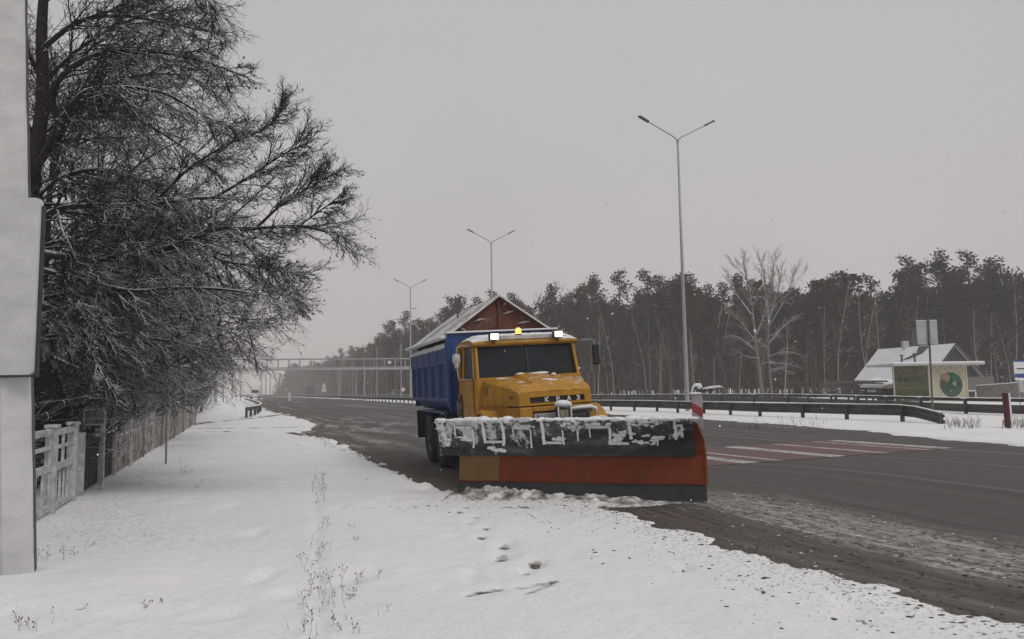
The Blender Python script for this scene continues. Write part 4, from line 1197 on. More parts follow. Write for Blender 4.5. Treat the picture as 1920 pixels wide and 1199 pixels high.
# ================================================================ lamp posts
def lamp_post(x, y, h, arm, az, label, k=1.0, extra=False):
    root = empty('street_lamp', (x, y, 0), label=label, cat='street lamp', group='tall twin arm street lamps along the median')
    lean = R(0.0)
    m = MB(); m.tube([(0, 0, -.1), (0, 0, 1.2), (0, 0, h * .5), (0, 0, h)], [.15 * k, .145 * k, .11 * k, .065 * k], 12)
    m.box(-.22, .22, -.22, .22, -.1, .08); pole = m.build('pole', M['lamp_pole'], root, True)
    for sx in (-1, 1):
        d = Vector((math.cos(az), math.sin(az), 0)) * sx
        pts = [Vector((0, 0, h - .3)) + d * .03, Vector((0, 0, h)) + d * .08, Vector((0, 0, h + .18)) + d * .28, Vector((0, 0, h + arm * .50)) + d * arm * .93]
        m = MB(); m.tube(pts, [.045 * k, .045 * k, .045 * k, .035 * k], 7); a = m.build('arm', M['lamp_pole'], root, True)
        e = pts[-1]; t = (pts[-1] - pts[-2]).normalized()
        m = MB(); m.bar(e - t * .1, e + t * .62, .26, .085); m.blob(e + t * .62, .13, .13, .05, random.Random(1), .02, 8, 5)
        m.bar(e - t * .12, e + t * .04, .12, .12); m.build('lamp_head', M['dark'], a)
    if extra:
        m = MB(); m.bar((0, 0, h - 3.4), (.85, .1, h - 3.35), .1); m.bbox(.5, 1.0, -.1, .2, h - 3.40, h - 3.28, .03); m.build('bracket', M['lamp_pole'], root)
L1 = P(1270.5, 262, 50); L2 = P(921, 455, 84); L3 = P(769.5, 540, 119)
lamp_post(L1.x + .0, 50, L1.z, 2.35, R(12), 'nearest and tallest twin arm street lamp, rising behind the front guard rail')
lamp_post(L2.x, 84, L2.z, 2.3, R(12), 'middle twin arm street lamp, rising behind the gabled cover of the truck', 1.1)
lamp_post(L3.x, 119, L3.z, 2.2, R(12), 'farthest twin arm street lamp, beside the footbridge left of the truck', 1.25, True)

# plain poles further away
def utility_pole(px, ytop, D, label, r=.12, arm=False):
    top = P(px, ytop, D)
    m = MB(); m.tube([(0, 0, -.2), (0, 0, top.z)], [r, r * .7], 8)
    if arm: m.tube([(0, 0, top.z - .3), (.5, 0, top.z), (1.6, 0, top.z + .2)], r * .6, 6)
    o = m.build('utility_pole', M['lamp_pole'], loc=(top.x, D, 0)); tag(o, label, 'pole', 'slim poles beyond the footbridge')
for px, yt, D, lb in ((668, 690, 180, 'slim grey pole under the footbridge, left of the two similar poles'), (707, 652, 170, 'slim grey pole between the footbridge pole and the blue body'), (752, 645, 150, 'slim grey pole just left of the blue tipper body'),
                      (638, 690, 230, 'faint thin pole beneath the footbridge beside the bare tree'), (452, 690, 190, 'faint pole left of the white truck far down the road'), (436, 698, 230, 'faintest pole left of the far white truck'), (420, 690, 160, 'faint pole at the edge of the hanging twigs'),
                      (491, 694, 260, 'faint pole just right of the far white truck'), (499, 700, 300, 'faint pole at the end of the far wood'), (507, 697, 280, 'faint pole in front of the lowest far trees')):
    utility_pole(px, yt, D, lb, .13 * max(1, D / 170))
# ================================================================ footbridge
def footbridge():
    D0 = 150.0
    a = P(395, 681, 146); b = P(900, 673, 158)
    root = empty('footbridge', (a.x, a.y, 0), label='long pale steel footbridge with railings crossing the road in the haze', cat='footbridge')
    o0 = Vector((a.x, a.y, 0)); d = Vector((b.x - a.x, b.y - a.y, 0)); L = d.length; d.normalize(); n = Vector((-d.y, d.x, 0))
    zt = 1.75 + (735 - 673) / 1400 * 150; zd = 1.75 + (735 - 692) / 1400 * 150
    m = MB(); m.bar(Vector((0, 0, zd)), d * L + Vector((0, 0, zd)), 2.2, .35); m.build('deck', M['grey'], root)
    for s_ in (-1.1, 1.1):
        m = MB(); m.bar(n * s_ + Vector((0, 0, zt)), d * L + n * s_ + Vector((0, 0, zt)), .14, .18)
        m.bar(n * s_ + Vector((0, 0, zd + .35)), d * L + n * s_ + Vector((0, 0, zd + .35)), .08, .1)
        k = 0
        while k < L:
            m.bar(d * k + n * s_ + Vector((0, 0, zd)), d * k + n * s_ + Vector((0, 0, zt)), .1); k += 2.1
        m.build('railing', M['lamp_pole'], root)
    for k in (1.0, 29.5, L - 2):
        m = MB()
        for s_ in (-.9, .9): m.bar(d * k + n * s_ + Vector((0, 0, -.3)), d * k + n * s_ + Vector((0, 0, zd)), .28)
        m.build('support', M['lamp_pole'], root)
    for k in (34.5,):
        m = MB(); c = d * k - n * 1.2; m.box(c.x - .35, c.x + .35, c.y - .2, c.y, zt - 1.1, zt - .5); m.build('sign_plate', M['white'], root)
footbridge()
# ================================================================ distant vehicles and signs
def far_truck():
    p = P(478, 735, 222); root = empty('distant_truck', (p.x, p.y, 0), (0, 0, R(17)), label='white box truck coming towards us far down the road', cat='truck')
    W_ = M['white']
    m = MB(); m.bbox(-1.25, 1.25, 1.7, 8, 1.0, 3.9, .06); m.build('cargo_box', W_, root)
    m = MB(); m.bbox(-1.15, 1.15, 0, 1.6, .7, 2.9, .12); c = m.build('cab', W_, root)
    m = MB(); m.face([(-1.0, -.01, 1.8), (1.0, -.01, 1.8), (.95, -.01, 2.7), (-.95, -.01, 2.7)]); m.build('windscreen', M['glass'], c)
    for x in (-.8, .8):
        m = MB(); m.box(x - .15, x + .15, -.03, .0, .95, 1.15); m.build('headlight', M['grey'], c)
    for x in (-1.05, 1.05):
        for y in (1.0, 6.3):
            m = MB(); m.lathe((x, y, .48), (1, 0, 0), [(-.15, 0), (-.15, .48), (.15, .48), (.15, 0)], 16); m.build('wheel', M['tyre'], root)
far_truck()
def far_trailer():
    p = P(583, 735, 322); root = empty('distant_lorry', (p.x, p.y, 0), (0, 0, R(17)), label='dark high sided lorry driving away in front of the hazy wood', cat='lorry')
    q = plain('far_dark', (.05, .05, .065), .7, .2)
    m = MB(); m.bbox(-1.8, 1.8, 0, 12, 1.0, 4.3, .05); m.build('trailer', q, root)
    m = MB(); m.bbox(-1.2, 1.2, 12.3, 14.5, .8, 3.6, .1); m.build('cab', q, root)
    for x in (-1.1, 1.1):
        for y in (1.5, 2.8, 13.3):
            m = MB(); m.lathe((x, y, .5), (1, 0, 0), [(-.15, 0), (-.15, .5), (.15, .5), (.15, 0)], 16); m.build('wheel', M['tyre'], root)
far_trailer()
def far_car():
    p = P(743, 732, 178); root = empty('distant_car', (p.x, p.y, .45), (0, 0, R(21)), label='dark car on the far carriageway just left of the tipper body', cat='car')
    q = plain('car_dark', (.03, .03, .034), .3, .2)
    m = MB(); pr = [(-2.2, .35), (-2.2, .8), (-2.0, .95), (-1.2, 1.02), (-.6, 1.45), (1.0, 1.48), (1.7, 1.05), (2.2, .95), (2.25, .4)]
    
    for sx in (-.88, .88): m.face([(sx, a, b) for a, b in pr])
    for (a, b), (c, d) in zip(pr, pr[1:] + pr[:1]): m.face([(-.88, a, b), (.88, a, b), (.88, c, d), (-.88, c, d)])
    m.build('body', q, root)
    for x in (-.8, .8):
        for y in (-1.35, 1.4):
            m = MB(); m.lathe((x, y, .33), (1, 0, 0), [(-.11, 0), (-.11, .33), (.11, .33), (.11, 0)], 14); m.build('wheel', M['tyre'], root)
    m = MB(); m.box(-.885, .885, -.5, .9, 1.08, 1.38); m.build('window', M['glass'], root)
    m = MB(); m.box(-.8, .8, -.55, .95, 1.483, 1.52); m.build('roof_snow', M['snow'], root)
far_car()
def warn_sign():
    p = P(607, 735, 175); root = empty('road_sign', (p.x, p.y, 0), label='white triangular warning sign over a square plate, back turned, beside the far road', cat='sign')
    m = MB(); m.tube([(0, .05, -.2), (0, .05, 4.2)], .05, 6); m.build('post', M['lamp_pole'], root)
    m = MB()
    for y in (0, .04): m.face([(-.55, y, 2.9), (.55, y, 2.9), (0, y, 4.0)])
    m.box(-.5, .5, 0, .03, 1.75, 2.8); m.build('sign_plate', M['white'], root)
    p = P(543, 735, 160)
    m = MB(); m.bbox(-.22, .22, -.22, .22, -.3, 1.5, .04); m.bbox(-.26, .26, -.26, .26, 1.5, 1.75, .04)
    tag(m.build('marker_post', M['white'], loc=(p.x, p.y, 0)), 'stubby white concrete marker post on the far side of the road', 'post')
    p = P(756, 735, 110); root = empty('road_sign', (p.x, p.y, 0), label='small round sign on a thin post right beside the tipper body', cat='sign')
    m = MB(); m.tube([(0, .04, -.2), (0, .04, 1.9)], .03, 6); m.build('post', M['lamp_pole'], root)
    m = MB(); m.lathe((0, 0, 1.95), (0, 1, 0), [(0, 0), (0, .28), (.02, .28), (.02, 0)], 14); m.build('sign_plate', M['white'], root)
warn_sign()

# ================================================================ right side: sign back, bollard, bus-stop sign
def sign_back():
    D = 36.0; a = P(1718, 602, D); b = P(1759.5, 646, D); base = P(1748, 782, D); top = P(1739.5, 599, D)
    root = empty('direction_sign', (base.x, D, 0), label='blank grey back of a large square sign on a tall steel post', cat='sign')
    cx = (a.x + b.x) / 2 - base.x; w = (b.x - a.x) / 2; z0 = b.z; z1 = a.z; lx = top.x - base.x
    m = MB(); m.tube([(0, -.05, -.3), (lx, -.05, top.z + .05)], .05, 8); m.build('post', plain('sign_post', (.10, .10, .10), .6, .2, snow=(.6, .9, 5, .3)), root)
    m = MB(); m.bbox(cx - w, cx + w, .0, .03, z0, z1, .01); s_ = m.build('sign_plate', M['grey'], root)
    m = MB(); m.box(cx - w * .9, cx + w * .9, -.03, -.001, z0 + .2, z0 + .25); m.box(cx - w * .9, cx + w * .9, -.03, -.001, z1 - .25, z1 - .2); m.build('stiffener', M['grey'], s_)
    m = MB(); m.box(cx - w, cx + w, -.02, .05, z1, z1 + .03); m.build('snow_ledge', M['snow'], s_)
sign_back()
def bollard():
    p = G(1893, 808, .05)
    h = 1.35
    q = NT('bollard_paint'); g = q.n('ShaderNodeNewGeometry'); x = q.n('ShaderNodeSeparateXYZ'); q.link(g.outputs['Normal'], x.inputs[0])
    v = q.math('ADD', q.math('MULTIPLY', x.outputs['X'], 1.0), q.math('MULTIPLY', q.math('SUBTRACT', q.noise(9, 4), .5), .6))
    q.col(q.mix(q.mrange(v, -.05, .2), (.085, .014, .018), (.60, .59, .60))); q.set(Roughness=.7)
    m = MB(); m.tube([(0, 0, -.2), (-.03, 0, h)], .125, 14); o = m.build('bollard', q.m, loc=(p.x, p.y, 0), smooth=False)
    tag(o, 'dark red steel bollard with wind blown snow stuck to its right side', 'bollard')
bollard()
def bus_stop():
    D = 52.0; root_p = P(1912, 770, D); root = empty('bus_stop_sign', (root_p.x, D, 0), label='blue and white bus stop sign on a thin post at the right edge', cat='sign')
    bl = plain('sign_blue', (.03, .07, .25), .5, .15)
    def zz(py): return P(1912, py, D).z
    x0 = P(1902, 700, D).x - root_p.x; x1 = x0 + .95
    m = MB(); m.tube([(.12, .05, -.3), (.05, .05, zz(677))], .035, 8); m.build('post', M['lamp_pole'], root)
    m = MB(); m.bbox(x0, x1, 0, .04, zz(712), zz(676), .01); s_ = m.build('sign_plate', M['white'], root)
    m = MB(); m.box(x0, x1, -.01, -.001, zz(679), zz(676)); m.box(x0, x1, -.01, -.001, zz(709), zz(701)); m.build('blue_band', bl, s_)
    m = MB(); m.bbox(x0 + .18, x1 - .15, -.014, -.002, zz(693), zz(690.5), .003)
    m.build('bus_symbol', M['dark'], s_)
    m = MB(); m.blob((x0 + .12, -.01, zz(711)), .14, .05, .1, random.Random(2), .1, 10, 6); m.blob((x0 + .42, -.01, zz(712)), .22, .04, .1, random.Random(2), .1, 10, 6); m.build('snow_clump', M['snow'], s_, True)
    m = MB(); m.bbox(x0 + .28, x0 + .58, 0, .03, zz(736), zz(713), .01); m.build('timetable', M['grey'], root)
bus_stop()

# ================================================================ roadside house, painted kiosk, sheds, fence
def house():
    q = NT('weathered_boards'); st = q.noise(2.2, 5, .6, stretch=(6, 6, .3)); q.col(q.ramp(st, [(.3, (.035, .034, .033)), (.7, (.085, .08, .078))])); q.set(Roughness=.9); WB = q.m
    wall = plain('pale_plaster', (.30, .28, .26), .9, .25, 2)
    sn = plain('roof_snow_sheet', (.74, .745, .76), .8, .06, 1.2, bump=.3)
    D = 88.0
    g1 = P(1740, 714, 84); g2p = P(1853, 713, 86); pk = P(1792, 644, 85)
    zb, ze, zp = -1.3, 1.95, pk.z
    o0 = Vector((g1.x, g1.y, 0)); gv = Vector((g2p.x - g1.x, g2p.y - g1.y, 0)); W_ = gv.length; gv.normalize(); bv = Vector((-gv.y, gv.x, 0)); L = 12.4
    root = empty('village_house', o0, label='old village house with a big snow covered roof and dark board gable', cat='house')
    def X(u, v, z_): return gv * u + bv * v + Vector((0, 0, z_))
    m = MB(); a, b = .45, W_ - .45
    m.hexa([X(a, .5, zb), X(b, .5, zb), X(b, L - .4, zb), X(a, L - .4, zb), X(a, .5, ze), X(b, .5, ze), X(b, L - .4, ze), X(a, L - .4, ze)])
    m.build('wall', wall, root)
    m = MB(); m.face([X(a - .2, .42, ze - .2), X(b + .2, .42, ze - .2), X(b + .2, .42, ze), X(W_ / 2, .42, zp - .12), X(a - .2, .42, ze)])
    for k in range(1, 24):
        u_ = a + (b - a) * k / 24; top = ze + (zp - .2 - ze) * (1 - abs(u_ - W_ / 2) / (W_ / 2)); m.bar(X(u_, .40, ze - .2), X(u_, .40, top), .025)
    m.build('gable', WB, root)
    m = MB()
    for s_ in (0, 1):
        u0 = -.1 if s_ == 0 else W_ + .1; th = Vector((0, 0, -.16)); c = [X(u0, 0, ze - .1), X(W_ / 2, 0, zp), X(W_ / 2, L, zp), X(u0, L, ze - .1)]
        m.hexa([p + th for p in c] + c)
    rf = m.build('roof', sn, root)
    m = MB(); f = lambda u_, v: X(-.1, 0, ze - .1).lerp(X(-.1, L, ze - .1), v).lerp(X(W_ / 2, 0, zp).lerp(X(W_ / 2, L, zp), v), u_) + Vector((-.02, -.02, .03))
    m.face([f(.98, .30), f(.98, .44), f(.80, .40), f(.62, .52), f(.58, .60), f(.64, .44), f(.78, .32)]); m.build('bare_patch', WB, rf)
    m = MB(); c = X(W_ / 2, L * .62, 0); m.bbox(c.x - .32, c.x + .32, c.y - .3, c.y + .3, zp - .6, zp + .75, .02); m.build('chimney', M['grey'], rf)
    m = MB()
    for u0 in (-.1, W_ + .1): m.bar(X(u0, -.03, ze - .17), X(W_ / 2, -.03, zp - .07), .06, .2)
    m.build('rake_board', WB, rf)
    m = MB(); m.face([X(W_ / 2 - .5, .395, ze + .3), X(W_ / 2 + .5, .395, ze + .3), X(W_ / 2 + .5, .395, ze + 1.3), X(W_ / 2 - .5, .395, ze + 1.3)]); m.build('window', M['dark'], root)
    # low annexe at the left front: snow roof over dark shed
    o1 = P(1650, 745, D - 12); shed = empty('lean_to_shed', (o1.x, D - 12, 0), label='low dark lean-to shed with a sloping snowy roof left of the painted kiosk', cat='shed')
    a = P(1612, 724, D - 14); b = P(1655, 726, D - 14); c = P(1686, 714, D - 11); d = P(1640, 709, D - 10)
    k = Vector((0, 0, -.15)); off_ = Vector((o1.x, D - 12, 0)); m = MB(); m.hexa([p + k - off_ for p in (a, b, c, d)] + [p - off_ for p in (a, b, c, d)]); m.build('roof', sn, shed)
    m = MB(); m.box(P(1620, 0, D - 12).x - off_.x, P(1679, 0, D - 12).x - off_.x, -1.5, 2.5, -1.2, P(1640, 729, D - 12).z); m.build('wall', plain('tarred_wall', (.035, .024, .024), .8, .4, 3), shed)
    # litter of snowy timber left of it
    o1 = P(1590, 745, D - 13); stack = MB(); r_ = random.Random(9)
    for i in range(34):
        px = r_.uniform(1565, 1640); py = r_.uniform(714, 742); p = P(px, py, D - 12 + r_.uniform(-2, 2)); l = r_.uniform(.8, 2.4)
        stack.bar(p - o1 + Vector((-l, 0, r_.uniform(-.1, .1))), p - o1 + Vector((l, 0, r_.uniform(-.1, .1))), .12, .12)
    for i in range(9):
        p = P(r_.uniform(1565, 1640), 716 + i * 3, D - 12); stack.bar(p - o1, Vector((p.x, p.y, -1.2)) - o1, .14)
    tag(stack.build('timber_pile', plain('old_timber', (.10, .09, .085), .9, .4, 5, snow=(.3, .7, 3, .3)), loc=o1), 'untidy pile of snowy old timber left of the dark lean-to shed', 'timber')
house()

def kiosk():
    D = 70.0
    # two walls meeting at a corner post; left wall olive, right wall cream with an oval painting
    a = P(1677, 750, D + .5); b = P(1745, 752, D - .6); c = P(1816, 752, D + .6)
    zt = P(1745, 686, D).z; zb = -.9
    root = empty('painted_kiosk', (b.x, b.y, 0), label='small kiosk with an olive leaf painted wall and a cream wall with green oval', cat='kiosk')
    o0 = Vector((b.x, b.y, 0)); A_ = Vector((a.x, a.y, 0)) - o0; C_ = Vector((c.x, c.y, 0)) - o0; B_ = Vector((0, 0, 0))
    olive = plain('olive_wall', (.115, .112, .055), .85, .22, 1.6); cream = plain('cream_wall', (.50, .46, .33), .85, .12, 1.2); lt = plain('white_trim', (.60, .58, .50), .8, .1)
    g1 = plain('leaf_green', (.018, .045, .012), .8, .35, 4); g2_ = plain('light_green', (.06, .09, .028), .8, .3, 4)
    def wall(mb, p, q, y0=.0, th=.12):
        d = (q - p).normalized(); n = Vector((-d.y, d.x, 0)) * th
        z0 = Vector((0, 0, zb)); z1 = Vector((0, 0, zt)); mb.hexa([p + z0, q + z0, q + n + z0, p + n + z0, p + z1, q + z1, q + n + z1, p + n + z1])
    m = MB(); wall(m, A_, B_); wl = m.build('olive_wall', olive, root)
    m = MB(); wall(m, B_, C_); wr = m.build('cream_wall', cream, root)
    m = MB(); e = Vector((b.x / b.y * 4, 4, 0)); m.face([A_ + e + Vector((0, 0, zb)), C_ + e + Vector((0, 0, zb)), C_ + e + Vector((0, 0, zt)), A_ + e + Vector((0, 0, zt))])
    for q in (A_, C_): m.face([q + Vector((0, .1, zb)), q + e + Vector((0, 0, zb)), q + e + Vector((0, 0, zt)), q + Vector((0, .1, zt))])
    m.build('back_wall', olive, root)
    # trim
    m = MB()
    for q, w in ((A_ + Vector((.04, -.03, 0)), .1), (B_ + Vector((0, -.04, 0)), .16), (C_ + Vector((-.05, -.03, 0)), .1)): m.bar(q + Vector((0, 0, zb)), q + Vector((0, 0, zt)), w)
    m.build('corner_trim', lt, root)
    m = MB(); m.bar(Vector((.12, -.06, zb)), Vector((.12, -.06, zt)), .05); m.build('corner_gap', M['dark'], root)
    # flat roof edge
    m = MB(); x0 = P(1660, 690, D).x - o0.x; x1 = P(1829, 690, D).x - o0.x
    m.bbox(x0, x1, -.9, 4.5, zt, zt + .16, .02); rf = m.build('roof', M['grey'], root)
    m = MB(); m.bbox(x0, x1, -.92, 4.5, zt + .16, zt + .32, .05); m.build('roof_snow', M['snow'], rf)
    for px, top in ((1685, 668), (1709, 665)):
        x = P(px, 680, D + 1).x - o0.x; z1 = P(px, top, D + 1).z
        m = MB(); m.tube([(x, 1, zt + .2), (x, 1, z1)], .085, 8); m.lathe((x, 1, z1 - .02), (0, 0, 1), [(0, .1), (0, .19), (.1, .17), (.14, .0)], 10); m.build('flue', M['dark'], rf)
    # painting on the olive wall: leaves + brush letters (illegible strokes), on the right: oval with a fir
    def onwall(p, q):
        d = (q - p).normalized(); n = Vector((d.y, -d.x, 0)); L = (q - p).length
        return lambda u, z_, o=.012: p + d * (u * L) + n * o + Vector((0, 0, z_))
    f = onwall(A_, B_); r_ = random.Random(21)
    H = zt; zv = lambda v: zb * 0 + (.0 + v * (zt - .0))
    def leaf(mb, f, u, z_, l, a, w=.35):
        du, dz = math.cos(a) * l / 3.4, math.sin(a) * l; pu, pz = -math.sin(a) * l * w / 3.4, math.cos(a) * l * w
        mb.face([f(u - du, z_ - dz), f(u + pu, z_ + pz), f(u + du, z_ + dz), f(u - pu, z_ - pz)])
    m = MB()
    for (u, v, a) in ((.10, .84, 2.2), (.20, .93, 1.9), (.30, .86, .9), (.44, .92, 2.0), (.56, .92, 1.3), (.70, .92, 2.3), (.78, .94, 1.3), (.10, .78, .6), (.25, .80, .3), (.38, .80, .2), (.5, .78, .4), (.62, .82, 1.9)): leaf(m, f, u, zv(v) , .17, a)
    m.build('painted_leaves', g1, wl)
    m = MB(); m2 = MB()
    def st(mb, u0, v0, u1, v1, w=.055):
        a_, b_ = f(u0, zv(v0), .02), f(u1, zv(v1), .02); mb.bar(a_, b_, w, .012, (0, 1, 0))
    for row, (v0, v1) in enumerate(((.55, .70), (.16, .34))):
        u = .06
        while u < .92:
            w = r_.uniform(.05, .07); mb = m if r_.random() < .6 else m2
            st(mb, u, v0, u, v1)
            k = r_.randint(0, 3)
            if k == 0: st(mb, u, v1, u + w, v1); st(mb, u + w, v1, u + w, v0)
            elif k == 1: st(mb, u, (v0 + v1) / 2, u + w, (v0 + v1) / 2); st(mb, u + w, v0, u + w, v1)
            elif k == 2: st(mb, u, v1, u + w, v1 - .02); st(mb, u, v0, u + w, v0 + .02); st(mb, u, (v0 + v1) / 2, u + w * .8, (v0 + v1) / 2)
            else: st(mb, u, v0, u + w, v1); st(mb, u + w, v0, u + w, v1)
            u += w + .035
    m.build('painted_lettering', g1, wl); m2.build('painted_lettering', g2_, wl)
    m = MB(); a_, b_ = f(.15, zv(.46), .014), f(.82, zv(.46), .014); m.bar(a_, b_, .13, .01, (0, 1, 0)); m.build('painted_band', g2_, wl)
    f = onwall(B_, C_)
    def oval(mb, cu, cz, ru, rz, o, n=28):
        mb.face([f(cu + ru * math.cos(2 * math.pi * i / n), cz + rz * math.sin(2 * math.pi * i / n), o) for i in range(n)])
    cz = zv(.46)
    m = MB(); oval(m, .57, cz, .30, zt * .35, .01); m.build('painted_oval', plain('oval_green', (.035, .085, .06), .8, .45, 1.5), wr)
    m = MB(); oval(m, .60, cz + .55, .17, .55, .016); m.build('painted_crown', plain('oval_bright', (.02, .15, .075), .8, .3, 2), wr)
    m = MB(); oval(m, .42, cz + .62, .13, .42, .020); m.build('painted_foliage', plain('oval_tan', (.30, .21, .13), .8, .3, 2), wr)
    m = MB(); oval(m, .37, cz + .1, .10, .32, .024); m.build('painted_foliage', plain('oval_brown', (.085, .05, .04), .8, .3, 2), wr)
    m = MB(); m.face([f(.48, cz - .3, .028), f(.68, cz - .3, .028), f(.57, cz + 1.1, .028)]); m.build('painted_fir', plain('fir_dark', (.015, .06, .04), .8, .2), wr)
    m = MB(); oval(m, .65, cz + .1, .05, .22, .032); m.build('painted_highlight', plain('oval_pale', (.30, .38, .34), .8, .2), wr)
    m = MB()
    for i in range(13):
        u = .10 + i * .065; leaf(m, f, u + r_.uniform(-.02, .02), zv(.90 + .05 * math.sin(i * 1.9)), .13, r_.uniform(.3, 2.6))
    for u, v in ((.22, .80), (.27, .76), (.78, .80), (.82, .74), (.9, .1), (.86, .06), (.95, .08)): leaf(m, f, u, zv(v), .12, r_.uniform(.2, 2.8))
    m.build('painted_leaves', plain('leaf_olive', (.14, .15, .06), .8, .3), wr)
kiosk()
def board_fence():
    D = 74.0; a = P(1832, 745, D); b = P(1990, 740, D - 3); zt0 = P(1832, 724, D).z; zt1 = P(1916, 716, D - 2).z
    root = empty('board_fence', (a.x, a.y, 0), label='grey board fence with a snowy sloping top between the kiosk and the bus stop sign', cat='fence')
    o0 = Vector((a.x, a.y, 0)); d = Vector((b.x, b.y, 0)) - o0; n = 5
    q = plain('grey_boards', (.20, .185, .17), .9, .3, 2.5)
    for i in range(n):
        p0 = d * (i / n); p1 = d * ((i + .985) / n); z0 = zt0 + (zt1 - zt0) * i / n * 1.4; z1 = zt0 + (zt1 - zt0) * (i + 1) / n * 1.4
        m = MB(); m.hexa([p0 + Vector((0, 0, -1)), p1 + Vector((0, 0, -1)), p1 + Vector((0, .05, -1)), p0 + Vector((0, .05, -1)), p0 + Vector((0, 0, z0)), p1 + Vector((0, 0, z1)), p1 + Vector((0, .05, z1)), p0 + Vector((0, .05, z0))])
        for k in range(1, 7): m.bar(p0.lerp(p1, k / 7) + Vector((0, -.01, -1)), p0.lerp(p1, k / 7) + Vector((0, -.01, z0)), .02)
        pn = m.build('fence_panel', q, root)
        m = MB(); m.bar(p0 + Vector((0, 0, z0 + .04)), p1 + Vector((0, 0, z1 + .04)), .16, .08); m.build('top_snow', M['snow'], pn)
    # small white framed window wall beside the kiosk
    c = P(1821, 750, D - 1); rt = empty('garden_gate', (c.x, c.y, 0), label='white framed gate with a dark opening right beside the kiosk wall', cat='gate')
    m = MB(); zt = P(1821, 733, D - 1).z
    for x in (-.35, .45): m.bar((x, 0, -1), (x, 0, zt), .12)
    m.bar((-.4, 0, zt), (.5, 0, zt), .12); m.build('frame', M['white'], rt)
    m = MB(); m.box(-.3, .4, .03, .07, -1, zt - .1); m.build('door_panel', M['dark'], rt)
    # grey annexe wall behind
    c = P(1838, 730, D + 8); m = MB(); m.bbox(-1.8, 1.6, 0, 3, -1, P(1838, 707, D + 8).z, .02)
    tag(m.build('storage_shed', plain('lilac_wall', (.16, .145, .15), .9, .2), loc=(c.x, c.y, 0)), 'plain grey shed wall under the gable, right of the kiosk', 'shed')
board_fence()

